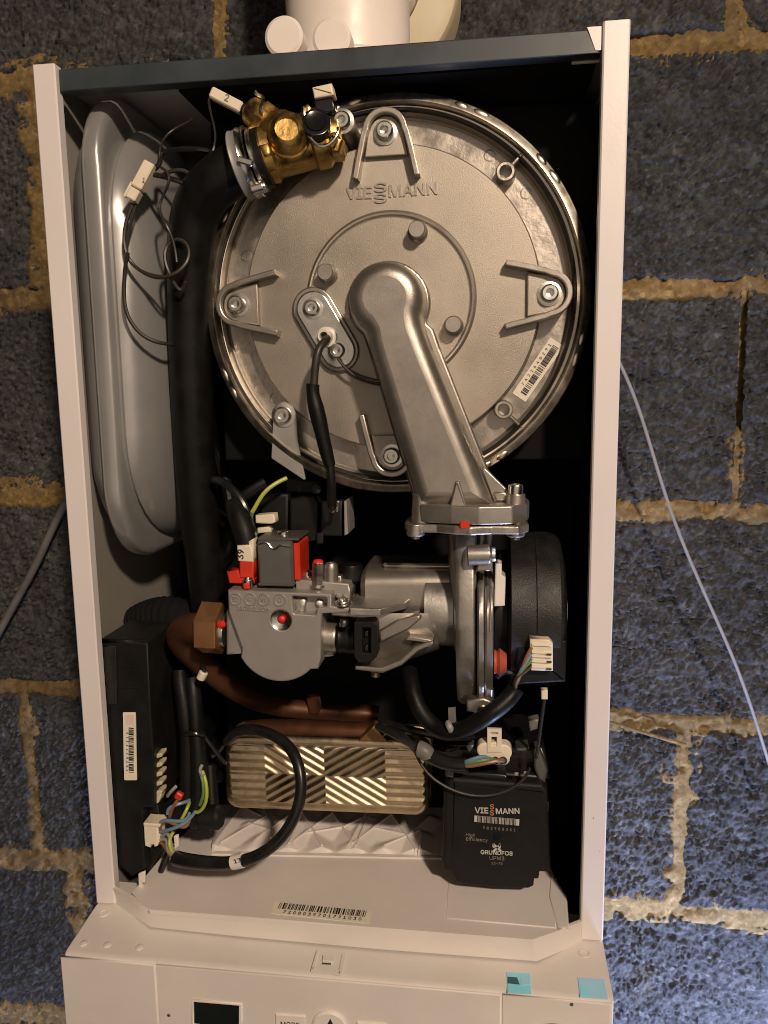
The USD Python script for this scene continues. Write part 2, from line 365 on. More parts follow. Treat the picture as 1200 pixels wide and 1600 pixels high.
def write_all():
    for t in THINGS:
        path = '/World/' + numbered('/World', t.name)
        pts = np.vstack([q.mb.get()[0] for q in t.parts]); lo, hi = pts.min(0), pts.max(0)
        base = np.array([(lo[0] + hi[0]) / 2, (lo[1] + hi[1]) / 2, lo[2]])
        x = UsdGeom.Xform.Define(stage, path); x.AddTranslateOp().Set(Gf.Vec3d(*base.tolist()))
        for k, v in (('label', t.label), ('category', t.cat), ('group', t.group), ('kind', t.kind)):
            if v: x.GetPrim().SetCustomDataByKey(k, v)
        def put(parent, q):
            pp = parent + '/' + numbered(parent, q.name); v, f = q.mb.get()
            p = usdkit.mesh(stage, pp, (v - base, f), q.m, smooth=q.smooth).GetPrim()
            if q.label: p.SetCustomDataByKey('label', q.label)
            if q.kind: p.SetCustomDataByKey('kind', q.kind)
            for c in q.kids: put(pp, c)
        for q in t.parts: put(path, q)

NY = np.array([0, -1.0, 0])
def screw(t, p, r=.0075, name='screw', h=.005, nrm=NY, m=None, label=None, washer=1.35):
    """Socket-head screw: washer, rounded head and a hexagonal recess."""
    m = m or zinc; p = np.asarray(p, float); mb = MB()
    if washer: lathe(mb, [(0, 0), (r * washer, 0), (r * washer, .0008), (r, .0011)], p, nrm, 28)
    lathe(mb, [(r, 0.0009), (r, h * .6), (r * .93, h * .85), (r * .78, h), (r * .48, h), (r * .46, h * .45), (0, h * .40)], p, nrm, 28)
    return t.part(name, mb, m, label)

# ------------------------------------------------------------------ the block wall behind the boiler
YW = 0.278
def joint_z(k): return [0.955, 0.728, 0.5045, 0.2835, 0.053, -0.168, -0.395, -.62][k]
SL = -0.016                                   # the courses fall a little to the right
COURSES = [(-.44, .04, .537, .95), (-.59, -.168, .27, .70, .95), (-.44, -.345, .11, .563, .95), (-.62, -.44, .20, .68, .95), (-.44, -.236, .215, .525, .95), (-.62, -.185, .262, .70, .95), (-.44, 0, .44, .95)]
wall = Thing('block_wall', 'rough dark grey concrete block wall with yellow sand mortar behind the boiler', 'wall')
X0, X1, Z0, Z1 = -.42, .78, -.44, .93
from scipy.spatial import cKDTree
gp_ = np.stack(np.meshgrid(np.arange(X0 - .02, X1 + .02, .0056), np.arange(Z0 - .02, Z1 + .02, .0050)), -1).reshape(-1, 2); gp_ = gp_ + rng.uniform(-.0030, .0030, gp_.shape)
AGG, AGH = cKDTree(gp_), rng.normal(0, 1, len(gp_))
def grain(p, s=0):      # crushed aggregate: stones of uneven height with crevices and missing stones between them
    q = p[..., [0, 2]] + .0022 * (np.stack([meshkit.noise(p * 260, s + 20), meshkit.noise(p * 260, s + 21)], -1) - .5)
    d, i = AGG.query(q.reshape(-1, 2), 2); d = d.reshape(*q.shape[:2], 2); h = AGH[i[:, 0]].reshape(q.shape[:2])
    gap = np.clip(1 - (d[..., 1] - d[..., 0]) / .0026, 0, 1) ** 1.3
    a = meshkit.fbm(p * 60, 3, s); loose = .45 + .75 * np.clip((a - .38) / .2, 0, 1)
    miss = np.clip((h - 1.15) / .35, 0, 1) * np.clip(1 - gap, .3, 1)
    return .0013 * np.clip(h, -1.5, 1.2) * loose - .0054 * gap * loose - .0042 * miss - .0030 * np.clip((.36 - a) / .10, 0, 1) - 120 * d[..., 0] ** 2 * .6 + .0022 * (meshkit.noise(p * 28, s + 2) - .5) + .0008 * (meshkit.noise(p * 420, s + 7) - .5)
def grid_mesh(xs, zs, fn):
    X, Z = np.meshgrid(xs, zs); p = np.stack([X, np.zeros_like(X), Z], -1)
    Y = fn(p); v = np.stack([X, Y, Z + SL * (X - .5)], -1).reshape(-1, 3)
    n, m = X.shape; i = (np.arange(n - 1)[:, None] * m + np.arange(m - 1)).ravel()
    return v, np.c_[i, i + 1, i + m + 1, i + m]
nb = 0
for k, edges in enumerate(COURSES):
    zt, zb = joint_z(k) - .003, joint_z(k + 1) + .003
    for xa, xb in zip(edges[:-1], edges[1:]):
        a, b = max(xa + .003, X0), min(xb - .003, X1); t, w = min(zt, Z1), max(zb, Z0)
        if b - a < .02 or t - w < .02: continue
        st = .0019; xs = np.linspace(a, b, int((b - a) / st) + 2); zs = np.linspace(w, t, int((t - w) / st) + 2)
        tilt = rng.normal(0, .006, 2); off = rng.normal(0, .0012)
        def fn(p, a=a, b=b, w=zb, t=zt, xa=xa, xb=xb, tilt=tilt, off=off, k=k):
            q = p + np.array([0, k * 3.1 + nb * 1.7, 0])
            d = np.minimum(np.minimum(p[..., 0] - xa, xb - p[..., 0]), np.minimum(p[..., 2] - w, t - p[..., 2]))
            e = .0014 + .015 * meshkit.fbm(q * 24, 4, 5) ** 2.2
            e = np.where((np.minimum(np.abs(p[..., 0] - .563), 9) < .02) & (k == 2), -.0015, e); fall = np.clip((e + .004 - d) / .006, 0, 1)
            y = YW + off - grain(q, 1) + tilt[0] * (p[..., 0] - (xa + xb) / 2) * .6 + tilt[1] * (p[..., 2] - (w + t) / 2)
            return y + .011 * fall ** 1.5
        mb = MB().add(*grid_mesh(xs, zs, fn)); wall.part('block', mb, concrete[int(rng.integers(3))], smooth=True); nb += 1
def mfn(p):
    d = np.full(p.shape[:2], 9.0)      # distance to the nearest joint: inside a block the mortar lies deep behind its face
    for k, edges in enumerate(COURSES):
        zt, zb = joint_z(k), joint_z(k + 1); inrow = (p[..., 2] <= zt) & (p[..., 2] > zb)
        dz = np.minimum(np.abs(p[..., 2] - zt), np.abs(p[..., 2] - zb)); dx = np.min([np.abs(p[..., 0] - e) + (.05 * np.clip((p[..., 2] - .36) / .03, 0, 1) if e == .563 else 0) for e in edges], 0)
        d = np.where(inrow, np.minimum(dz, dx), d)
    smear = .007 + .018 * np.clip(meshkit.fbm(p * 13, 3, 31) - .42, 0, 1) * 2.2
    return YW + .0022 + .012 * np.clip((d - smear) / .010, 0, 1) - .0048 * (meshkit.fbm(p * 30, 4, 3) - .5) - .0035 * (meshkit.noise(p * 190, 8) - .5) + .0045 * np.clip((.41 - meshkit.fbm(p * 80, 3, 12)) / .08, 0, 1)
wall.part('mortar', MB().add(*grid_mesh(np.linspace(X0, X1, 330), np.linspace(Z0, Z1, 380), mfn)), mortar_m, smooth=True)

# ------------------------------------------------------------------ boiler cabinet
HZ, WX = .6315, .40
cab = Thing('boiler_cabinet', 'white steel boiler cabinet with its front cover off, hung on the block wall', 'boiler cabinet')
for sx in (0, 1):
    mb = MB(); x = 0.0 if sx == 0 else WX
    prof = [(0, .001), (.001, 0), (.0155, 0), (.0165, .001), (.0165, .0085), (.0150, .0085), (.0150, .0022), (.0015, .0022), (.0015, .262), (0, .262)]
    if sx: prof = [(WX - a, y) for a, y in prof][::-1]
    slab(mb, prof, (0, 0, HZ + .001), XY, HZ + .001, .0)
    cab.part('side_panel', mb, white_enamel, smooth=25)
mb = MB(); slab(mb, [(.0017, 0.012), (.0025, .012), (.0025, .250), (.0017, .250)], (0, 0, .6315), XY, .7205); 
cab.part('side_lining', mb, back_grey, label='grey inner lining of the left side')
mb = MB(); slab(mb, [(WX - .008, .012), (WX - .0018, .012), (WX - .0018, .250), (WX - .008, .250)], (0, 0, .612), XY, .70)
cab.part('side_lining', mb, foam_black, label='black insulating lining of the right side')
# top rail (dark) with a clipped right end that shows the white corner behind it
tl, tr = at(80, 104, .004), at(955, 41, .004)
mb = MB(); r0 = .6155
slab(mb, [(.0170, r0), (.3830, r0), (.3805, .6175), (.3745, .6300), (.0170, .6300)], (0, .0035, 0), XZ, .010, .001)
cab.part('top_rail', mb, rail_paint)
mb = MB(); slab(mb, [(.366, .6145), (.3834, .6145), (.3834, .6325), (.366, .6325)], (0, .0145, 0), XZ, .0015); 
slab(mb, [(.3795, .617), (.3834, .617), (.3834, .6310), (.374, .6310)], (0, .0030, 0), XZ, .0012)
cab.part('corner_bracket', mb, white_enamel)
mb = MB(); slab(mb, [(.0016, .0140), (WX - .0016, .0140), (WX - .0016, .255), (.0016, .255)], (0, 0, .6335), XY, .0015)
cab.part('top_panel', mb, white_enamel)
mb = MB(); slab(mb, [(.003, -.09), (WX - .003, -.09), (WX - .003, .628), (.003, .628)], (0, .250, 0), XZ, .0015)
cab.part('back_panel', mb, back_grey)
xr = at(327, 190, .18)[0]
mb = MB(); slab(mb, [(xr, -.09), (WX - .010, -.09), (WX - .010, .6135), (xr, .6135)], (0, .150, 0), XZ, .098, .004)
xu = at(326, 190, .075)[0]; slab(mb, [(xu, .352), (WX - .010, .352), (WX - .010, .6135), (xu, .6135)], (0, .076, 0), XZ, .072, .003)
slab(mb, [(.003, -.09), (at(312, 700, .2)[0], -.09), (at(312, 700, .2)[0], .40), (.003, .40)], (0, .20, 0), XZ, .048, .003)  # dark slab standing in for the shade on the lower left back panel
cab.part('insulation_block', mb, foam_black, label='black foam block in the back of the cabinet, plus a dark slab in place of shade at lower left')
mb = MB(); slab(mb, [(xu, .615), (WX - .018, .615), (WX - .018, .6315), (xu, .6315)], (0, .016, 0), XZ, .23)
cab.part('top_lining', mb, foam_black, label='black insulating lining under the top')

mb = MB(); slab(mb, [(.003, .03), (WX - .010, .03), (WX - .010, .248), (.003, .248)], (0, 0, -.085), XY, .004)  # added panel, keeps the low blue light from leaking into the cabinet
cab.part('bottom_panel', mb, foam_black, label='added black panel closing the cabinet bottom under the tray')

# ------------------------------------------------------------------ control housing below the cabinet
hs = Thing('control_housing', 'white plastic control housing with tray, display and buttons under the open boiler', 'control panel')
ZF = .014; YF = -.050
mb = MB()
prof = [(.030, -.0015), (-.002, -.0015), (-.046, -.0058), (-.049, -.0072), (-.0495, -.010), (-.0495, -.135), (.030, -.135)]
slab(mb, [(a, b) for a, b in prof], (.4002, 0, 0), YZ, .4004, .0012, 2, back_bevel=.0012)
hs.part('housing_body', mb, white_plastic, smooth=25)
# tray floor
fl = [(206, 1394), (234, 1423), (832, 1468), (888, 1447), (874, 1390), (852, 1330), (700, 1262), (480, 1245), (330, 1262), (262, 1327)]
mb = MB(); slab(mb, xy(fl, ZF), (0, 0, ZF), XY, .003, .0004, 1); floor_part = hs.part('tray_floor', mb, white_plastic)
# lip along the front of the tray
top = [atZ(*p, ZF + .0003) for p in [(176, 1387), (205, 1403), (233, 1421), (380, 1432), (600, 1450), (832, 1468), (870, 1455), (911, 1439)]]
bot = [atZ(*p, -.0022) for p in [(172, 1408), (203, 1428), (235, 1449), (380, 1464), (600, 1484), (838, 1502), (878, 1486), (914, 1468)]]
v = []
for a, b in zip(top, bot):
    back = a + np.array([0, .003, 0]); mid = (a + b) / 2 + np.array([0, .0006, -.0012])
    v += [back, a, a * .93 + b * .07, mid, b + (a - b) * .1, b]
n = len(top); f = []
for i in range(n - 1):
    for j in range(5): f.append((i * 6 + j, i * 6 + j + 1, (i + 1) * 6 + j + 1, (i + 1) * 6 + j))
mb = MB().add(v, f); hs.part('tray_lip', mb, white_plastic, smooth=30)
# raised panel edge under the pump, upturned right side of the tray
mb = MB(); a = xy([(862, 1363), (886, 1400), (889, 1448), (872, 1450), (858, 1400)], ZF + .0016); slab(mb, a, (0, 0, ZF + .0016), XY, .0016, .0010)
hs.part('tray_flange', mb, white_plastic)
mb = MB(); slab(mb, xy([(702, 1350), (870, 1372), (868, 1449), (698, 1434)], ZF + .0008), (0, 0, ZF + .0008), XY, .0012, .0005); hs.part('service_cover', mb, white_plastic)
# triangular stiffening ribs at the back of the tray
ribs = [((333, 1330), (378, 1268)), ((345, 1325), (418, 1282)), ((378, 1268), (410, 1284)), ((398, 1322), (424, 1300)), ((424, 1300), (412, 1270)), ((424, 1318), (424, 1300)), ((388, 1294), (424, 1306)),
        ((424, 1302), (452, 1282)), ((452, 1326), (476, 1268)), ((468, 1268), (503, 1330)), ((460, 1322), (520, 1278)), ((520, 1278), (552, 1326)), ((480, 1310), (540, 1300)), ((545, 1328), (575, 1272)), ((552, 1326), (612, 1280)), ((538, 1300), (570, 1284)),
        ((575, 1284), (556, 1330)), ((612, 1280), (650, 1336)), ((600, 1330), (655, 1306)), ((585, 1302), (640, 1314)), ((640, 1312), (672, 1284)), ((655, 1338), (660, 1310)), ((330, 1331), (690, 1337))]
segs_ = [(atZ(*a, ZF)[:2], atZ(*b, ZF)[:2]) for a, b in ribs[:-1]]
for p, q in segs_:
    d = (q - p) / np.linalg.norm(q - p); w = np.array([-d[1], d[0]]) * .0009
    mb = MB(); slab(mb, [p - w, q - w, q + w, p + w], (0, 0, ZF + .0062), XY, .0062, .0006, 2); hs.part('rib', mb, white_plastic)
lx, ly = np.meshgrid(np.linspace(0, 1, 150), np.linspace(0, 1, 46)); c4 = xy([(331, 1330), (692, 1337), (700, 1264), (340, 1258)], ZF)
g2 = (1 - ly)[..., None] * ((1 - lx)[..., None] * c4[0] + lx[..., None] * c4[1]) + ly[..., None] * ((1 - lx)[..., None] * c4[3] + lx[..., None] * c4[2])
dd_ = np.min([np.linalg.norm(g2 - (p + np.clip(((g2 - p) @ (q - p)) / ((q - p) @ (q - p)), 0, 1)[..., None] * (q - p)), axis=-1) for p, q in segs_], 0)
hh_ = .0054 - .42 * np.minimum(dd_, .0110); hh_ = np.where(ly < .02, .0002, hh_)
i_ = (np.arange(45)[:, None] * 150 + np.arange(149)).ravel(); mb = MB(); mb.add(np.c_[g2.reshape(-1, 2), (ZF + np.maximum(hh_, .0003)).ravel()], np.c_[i_, i_ + 1, i_ + 151, i_ + 150]); hs.part('stiffening_lattice', mb, white_plastic, smooth=15)
a = xy([(330, 1334), (690, 1341), (690, 1338), (330, 1331)], ZF + .0012); mb = MB(); slab(mb, a, (0, 0, ZF + .0012), XY, .0012, .0004, 1); hs.part('tray_step', mb, white_plastic)
# front panels with their seams
xs_ = [at(94, 1490, YF)[0], at(243, 1505, YF)[0], at(784, 1548, YF)[0], at(956, 1564, YF)[0]]
for i, (a, b) in enumerate(zip(xs_[:-1], xs_[1:])):
    mb = MB(); slab(mb, [(a + .0005, -.125), (b - .0005, -.125), (b - .0005, -.0088), (a + .0005, -.0088)], (0, YF - .0012, 0), XZ, .003, .0009)
    hs.part('front_panel', mb, white_plastic)
YP = YF - .0013
def fp(px, py): return at(px, py, YP)
mb = MB(); pslab(mb, [(299, 1562), (378, 1569), (378, 1612), (299, 1606)], YP - .0008, .004, .0006, holes=[[(303, 1566), (373, 1572), (373, 1606), (303, 1600)]])
dsp = hs.part('display_bezel', mb, white_cap); mb = MB(); pslab(mb, [(303, 1566), (373, 1572), (373, 1606), (303, 1600)], YP - .0003, .002); dsp.sub('display', mb, glass_display)
def button(pts, name='button'):
    mb = MB(); pslab(mb, pts, YP - .0012, .003, .0008, .001); return hs.part(name, mb, white_cap)
b_ = button([(430, 1585), (477, 1588), (477, 1630), (430, 1627)]); mb = MB(); text(mb, 'MODE', (439, 1603), (468, 1605), YP - .0013); b_.sub('lettering', mb, ink)
c0 = fp(516, 1604); mb = MB(); lathe(mb, [(0, .0022), (.0118, .0022), (.0132, .0012), (.0134, 0)], c0, NY, 40); b_ = hs.part('button', mb, white_cap, 'round button with an arrow pointing up')
mb = MB(); pslab(mb, [(511, 1601), (521, 1602), (516, 1592)], YP - .0024, .0004); b_.sub('arrow', mb, ink)
button([(557, 1598), (604, 1601), (604, 1640), (557, 1637)])
c1 = fp(866, 1637); mb = MB(); lathe(mb, [(.0188, 0), (.0188, .0010), (.0176, .0012), (.0165, 0.0005), (0, .0005)], c1, NY, 48); hs.part('knob_ring', mb, rail_paint)
mb = MB(); lathe(mb, [(.0160, 0), (.0160, .009), (.0145, .0105), (0, .0105)], c1 + np.array([0, 0, -.001]), NY, 40); hs.part('knob', mb, white_cap)
# latch tab on the sloped top
def topz(y): return -.0015 if y > -.002 else -.0015 + (y + .002) / .044 * .0043
def on_top(px, py, lift=0.0):
    p = atZ(px, py, -.004)
    for _ in range(4): p = atZ(px, py, topz(p[1]) + lift)
    return p
def sheet_on_top(mb, pts, lift, th):
    a = [on_top(*p, lift) for p in pts]; q = np.array(a); lo = q - np.array([0, 0, th]); n = len(a); j = np.arange(n); k = (j + 1) % n
    mb.add(np.vstack([q, lo]), np.c_[j, n + j, n + k, k]); c = q.mean(0)
    mb.add(np.vstack([q, c]), [(a_, b_, n) for a_, b_ in zip(j, k)][::1]); return mb
lt = MB(); sheet_on_top(lt, [(496, 1484), (486, 1515), (531, 1520), (538, 1489)][::-1], .0010, .0012); l_ = hs.part('latch', lt, white_plastic)
for pts, lift in (([(495, 1485), (497, 1485), (490, 1514), (486, 1515)], .0022), ([(535, 1489), (539, 1489), (532, 1521), (529, 1520)], .0022), ([(488, 1511), (532, 1516), (531, 1521), (486, 1516)], .0022), ([(505, 1492), (521, 1493), (520, 1501), (504, 1500)], .0035)):
    mb = MB(); sheet_on_top(mb, pts[::-1], lift, lift - .0005); l_.sub('latch_ridge', mb, white_plastic)
mb = MB(); sheet_on_top(mb, [(504, 1501), (518, 1502), (517, 1507), (503, 1506)][::-1], .0014, .0003); l_.sub('latch_slot', mb, rail_paint)
for px, py in ((131, 1474), (168, 1476), (218, 1480)):
    mb = MB(); p = on_top(px, py); lathe(mb, [(.0032, -.001), (.0028, .0008), (.0012, .0013), (0, .0014)], p, (0, 0, 1), 16); hs.part('pip', mb, white_plastic)
for px, py in ((162, 1427), (913, 1490)):
    mb = MB(); p = on_top(px, py); lathe(mb, [(.0042, -.0005), (.0040, .0007), (.0030, .0007), (.0026, -.0004), (0, -.0004)], p, (0, 0, 1), 20); hs.part('screw_plug', mb, white_plastic)
# foil stickers
mb = MB(); sheet_on_top(mb, [(792, 1519), (828, 1521), (830, 1552), (793, 1550)][::-1], .0006, .0008); st = hs.part('foil_sticker', mb, foil_cyan, 'pale cyan sticker with a dark grey printed piece')
mb = MB(); sheet_on_top(mb, [(793, 1526), (808, 1527), (812, 1538), (793, 1536)][::-1], .0009, .0003); st.sub('print', mb, foil_dark)
mb = MB(); sheet_on_top(mb, [(813, 1527), (827, 1528), (828, 1538), (815, 1539)][::-1], .0009, .0003); st.sub('print', mb, foil_blue)
mb = MB(); sheet_on_top(mb, [(903, 1527), (944, 1530), (950, 1560), (906, 1557)][::-1], .0006, .0008); st = hs.part('foil_sticker', mb, foil_blue, 'plain light blue sticker at the right corner')
mb = MB(); sheet_on_top(mb, [(906, 1541), (920, 1542), (922, 1556), (907, 1556)][::-1], .0008, .0002); st.sub('print', mb, foil_cyan)
# bar code label on the tray
q = xy([(428, 1409), (580, 1424), (577, 1443), (424, 1427)], ZF + .0003); mb = MB(); slab(mb, q, (0, 0, ZF + .0003), XY, .0003); lb = hs.part('barcode_label', mb, paper)
mb = MB(); a, b = atZ(434, 1419.5, ZF + .0003), atZ(573, 1433, ZF + .0003); c_ = atZ(435, 1410.5, ZF + .0003)
bars(mb, a, b, np.linalg.norm(c_ - a), (0, 0, 1), 46, seed=4); lb.sub('barcode', mb, ink)
mb = MB(); digits(mb, '7208039701771030', atZ(440, 1426.5, ZF + .0003), atZ(566, 1438.5, ZF + .0003), .0030, (0, 0, 1)); lb.sub('lettering', mb, ink)

mb = MB(); pslab(mb, [(216, 1366), (226, 1362), (226, 1382), (217, 1391)], .004, .002, .0005); hs.part('hinge_tab', mb, white_plastic)
# ------------------------------------------------------------------ flue on top
fl_ = Thing('flue_pipe', 'white flue pipe with collar and two round caps rising from the boiler top', 'flue')
ya = .105; c = at(545, 40, ya); Rf = (at(640, 30, ya)[0] - at(451, 30, ya)[0]) / 2 * 1.0; cx = (at(640, 30, ya)[0] + at(451, 30, ya)[0]) / 2; zt = .6335
mb = MB(); lathe(mb, [(Rf, -.02), (Rf, .30), (Rf - .003, .30)], (cx, ya, zt), (0, 0, 1), 64); fl_.part('pipe', mb, white_cap)
mb = MB(); lathe(mb, [(Rf + .010, -.008), (Rf + .010, .016), (Rf + .007, .019), (Rf + .0005, .019)], (cx, ya, zt), (0, 0, 1), 64); fl_.part('collar', mb, white_cap)
for px, py, Yc in ((445, 60, .018), (519, 62, .020)):
    p = at(px, py, Yc); mb = MB(); r_ = .0132
    lathe(mb, [(0, .004), (r_ - .002, .004), (r_, .0025), (r_, -.012)], p, NY, 40); cyl(mb, p + [0, .012, 0], p + [0, .06, 0], r_ * .75); fl_.part('measuring_cap', mb, white_cap)
ro = Thing('wall_rosette', 'cream plastic wall ring behind the flue pipe', 'pipe collar')
yr = .235; e = [at(717, 0, yr)[[0, 2]], at(711, 27, yr)[[0, 2]], at(699, 56, yr)[[0, 2]]]
A = np.array([[2 * p[0], 2 * p[1], 1] for p in e]); s_ = np.linalg.solve(A, [p @ p for p in e]); rr = math.sqrt(s_[2] + s_[0] ** 2 + s_[1] ** 2)
mb = MB(); lathe(mb, [(rr - .035, .012), (rr - .012, .010), (rr - .003, .006), (rr, 0), (rr, -.034)], (s_[0], yr, s_[1]), NY, 72); ro.part('ring', mb, cream_old)
mb = MB(); cyl(mb, (s_[0], yr + .03, s_[1]), (s_[0], yr - .03, s_[1]), rr - .036); ro.part('pipe_end', mb, white_cap)

# ------------------------------------------------------------------ expansion vessel
ev = Thing('expansion_vessel', 'flat silver grey pressed steel expansion vessel with a rolled seam, standing along the left side', 'expansion vessel')
def rrect(y0, y1, z0, z1, r, n=10):
    p = []
    for cy, cz, a in ((y1 - r, z1 - r, 0), (y0 + r, z1 - r, 90), (y0 + r, z0 + r, 180), (y1 - r, z0 + r, 270)):
        p += [(cy + r * math.cos(math.radians(a + 90 * k / n)), cz + r * math.sin(math.radians(a + 90 * k / n))) for k in range(n + 1)]
    return np.array(p)
yv0, yv1 = .006, .20
zv0, zv1 = .276, .6275
vx = lambda px, Y: at(px, 500, Y)[0]
xA, xB, xC, xD = vx(151, yv0 + .01), vx(178, yv0 + .005), vx(236, yv0 + .012), vx(118, yv0 + .02)
VT = .10     # the vessel leans: its lower end stands further from the side wall
def lofted(secs, ze=0.0):
    mb = MB(); rings = []
    for x, ins, rr_ in secs:
        q = rrect(yv0 + ins, yv1 - ins, zv0 + ins * 1.25 + ze, zv1 - ins * 1.25 - ze, max(rr_ - ins * .4, .012)); rings.append(np.c_[np.full(len(q), x), q])
    L = len(rings[0]); v = np.vstack(rings); j = np.arange(L); k = (j + 1) % L
    f = np.vstack([np.c_[i * L + j, i * L + k, (i + 1) * L + k, (i + 1) * L + j] for i in range(len(rings) - 1)])
    mb.add(v, f[:, ::-1])
    for i in (0, len(rings) - 1):
        c_ = rings[i].mean(0); o = np.vstack([rings[i], c_]); t_ = np.c_[j, k, np.full(L, L)]; mb.add(o, t_ if i == 0 else t_[:, ::-1])
    return mb
rim_w = xB - xA
mb = lofted([(xA, .010, .06), (xA, .003, .06), (xA + .002, .0006, .06), (xA + .0045, 0, .06), (xB - .0045, 0, .06), (xB - .0015, .0015, .06), (xB, .005, .06), (xB, .012, .06)])
ev.part('seam_band', mb, vessel_paint, smooth=50)
d = xC - xB
mb = lofted([(xB - .002, .007, .09), (xB + .0012, .0075, .09), (xB + .0028, .0056, .09), (xB + .15 * d, .0056, .09), (xB + .35 * d, .0075, .09), (xB + .55 * d, .0110, .09), (xB + .75 * d, .0165, .09), (xB + .9 * d, .023, .09), (xC, .030, .09), (xC + .003, .038, .09), (xC + .0045, .050, .09), (xC + .005, .070, .09)], .006)
ev.part('shell', mb, vessel_paint, smooth=60)
d = xD - xA
mb = lofted([(xA + .002, .008, .06), (xA - .0012, .008, .06), (xA + .15 * d, .009, .06), (xA + .5 * d, .013, .06), (xA + .8 * d, .021, .06), (xD, .034, .06), (xD - .001, .06, .06)][::-1], .004)
ev.part('shell', mb, vessel_paint, smooth=60)

# ------------------------------------------------------------------ burner door
YD, YA = .030, .046
CX, CZ = .2434, .4712
door = Thing('burner_door', 'round cast aluminium burner door with raised maker name and steel rim', 'burner door')
C = np.array([CX, YD, CZ])
mb = MB(); rd = .1062
lathe(mb, [(0, 0), (.0562, 0), (.0574, .0004), (.0584, .0014), (.0596, .0016), (.0606, .0010), (.0616, 0), (rd - .0008, 0), (rd, -.0008), (rd + .0010, YD - YA + .001), (rd + .002, YD - YA), (.1262, YD - YA), (.1275, YD - YA + .001), (.1290, -.006), (.1305, -.0045)], C, NY, 160)
door.part('door_plate', mb, cast_door, smooth=28)
mb = MB()     # steel rim: rolled lip with a dark groove before it
CR = C + np.array([.0016, 0, 0]); lathe(mb, [(.1296, -.012), (.1298, -.0045), (.1316, -.0040), (.1326, .0006), (.1336, .0016), (.1352, .0012), (.1376, .0000), (.1390, -.0006), (.1398, -.0022), (.1400, -.020), (.1360, -.030)], CR, NY, 180)
rim = door.part('rim', mb, steel, smooth=40)
mb = MB(); lathe(mb, [(.1283, -.0062), (.1290, -.0035), (.1306, -.0030), (.1318, -.0052)], C, NY, 140); door.part('gasket', mb, rubber)
for a in (66, 38, -16, -58, 104, 150, 205):     # crimped notches of the rim
    t = math.radians(a); rad = np.array([math.cos(t), 0, math.sin(t)]); tg = np.array([-math.sin(t), 0, math.cos(t)])
    for dt, l_ in ((-.0075, .0070), (.0070, .0060)):
        mb = MB(); o = trimesh.creation.icosphere(2, 1.0); v_ = np.array(o.vertices)
        mb.add(CR + rad * .1362 + tg * dt - NY * .0012 + v_[:, :1] * .0032 * rad + v_[:, 1:2] * .0028 * NY + v_[:, 2:] * l_ * tg, np.array(o.faces)); door.part('crimp', mb, steel, smooth=60)
def tri_bracket(ang, R0=.1210):
    """Cast pad with an arched rib whose two legs run towards the middle."""
    t = math.radians(ang); rad = np.array([math.cos(t), 0, math.sin(t)]); tg = np.array([-math.sin(t), 0, math.cos(t)])
    UV = (-tg, rad) if np.cross(-tg, rad)[1] < 0 else (tg, rad)
    O = C + rad * R0 + NY * .0045
    pts = [(.0150, -.0180), (.0128, -.0040)] + [(.0118 * math.cos(a), -.0035 + .0118 * math.sin(a)) for a in np.linspace(.25, math.pi - .25, 9)] + [(-.0128, -.0040), (-.0150, -.0180)]
    mb = MB(); slab(mb, pts, O - NY * .0, UV, .022, .0008, 2); pad = door.part('bracket_pad', mb, cast_door)
    path = [(.0215, -.0330), (.0186, -.0200), (.0150, -.0050)] + [(.0136 * math.cos(a), -.0030 + .0136 * math.sin(a)) for a in np.linspace(.1, math.pi - .1, 13)] + [(-.0150, -.0050), (-.0186, -.0200), (-.0215, -.0330)]
    rib = LineString(path)  .buffer(.0021, cap_style=2, quad_segs=4)
    mb = MB(); slab(mb, rib, C + rad * R0 + NY * .0100, UV, .0250, .0009, 2); door.part('bracket_rib', mb, cast_smooth)
    screw(door, C + rad * (R0 - .003) + NY * .0045, .0062, h=.0075)
for p_, in_ in (((601, 193), 0), ((866, 458), 0), ((363, 476), 0), ((612, 719), 0)):
    q = at(p_[0], p_[1], YD - .008); tri_bracket(math.degrees(math.atan2(q[2] - CZ, q[0] - CX)), .1115 + .003)
for p_ in ((651, 358), (508, 425), (708, 507)):      # bolt posts around the burner
    q = at(p_[0], p_[1], YD - .012); q[1] = YD
    mb = MB(); lathe(mb, [(.0072, -.001), (.0070, .0035), (.0060, .0042), (.0058, .0120), (.0052, .0128), (0, .0128)], q, NY, 26); door.part('bolt_post', mb, cast_smooth)
for p_ in ((790, 268), (787, 640)):                  # hollow bosses on the outer ring
    q = at(p_[0], p_[1], YA - .014); q[1] = YA; t = q - np.array([CX, YA, CZ]); t /= np.linalg.norm(t)
    mb = MB(); lathe(mb, [(.0072, -.001), (.0068, .0140), (.0060, .0148), (.0044, .0148), (.0040, .0138), (.0040, .0060), (0, .0060)], q, NY, 28); b_ = door.part('hollow_boss', mb, cast_ring)
    mb = MB(); box(mb, q + t * .0125 + NY * .006, (.013, .013, .0028), np.stack([t, NY, np.cross(t, NY)], 1), .0008); b_.sub('web', mb, cast_ring)
for p_ in ((765, 243), (822, 302), (430, 622), (385, 400)):       # ejector marks
    q = at(p_[0], p_[1], YA); mb = MB(); lathe(mb, [(.0042, -.0004), (.0042, .0006), (.0034, .0007), (.0032, .0001), (0, .0001)], q, NY, 24); door.part('ejector_mark', mb, cast_ring)
# outer ring plate with its brighter machined look
mb = MB(); lathe(mb, [(rd + .0015, YD - YA + .0003), (.1258, YD - YA + .0003)], C, NY, 140); door.part('outer_ring', mb, cast_ring)
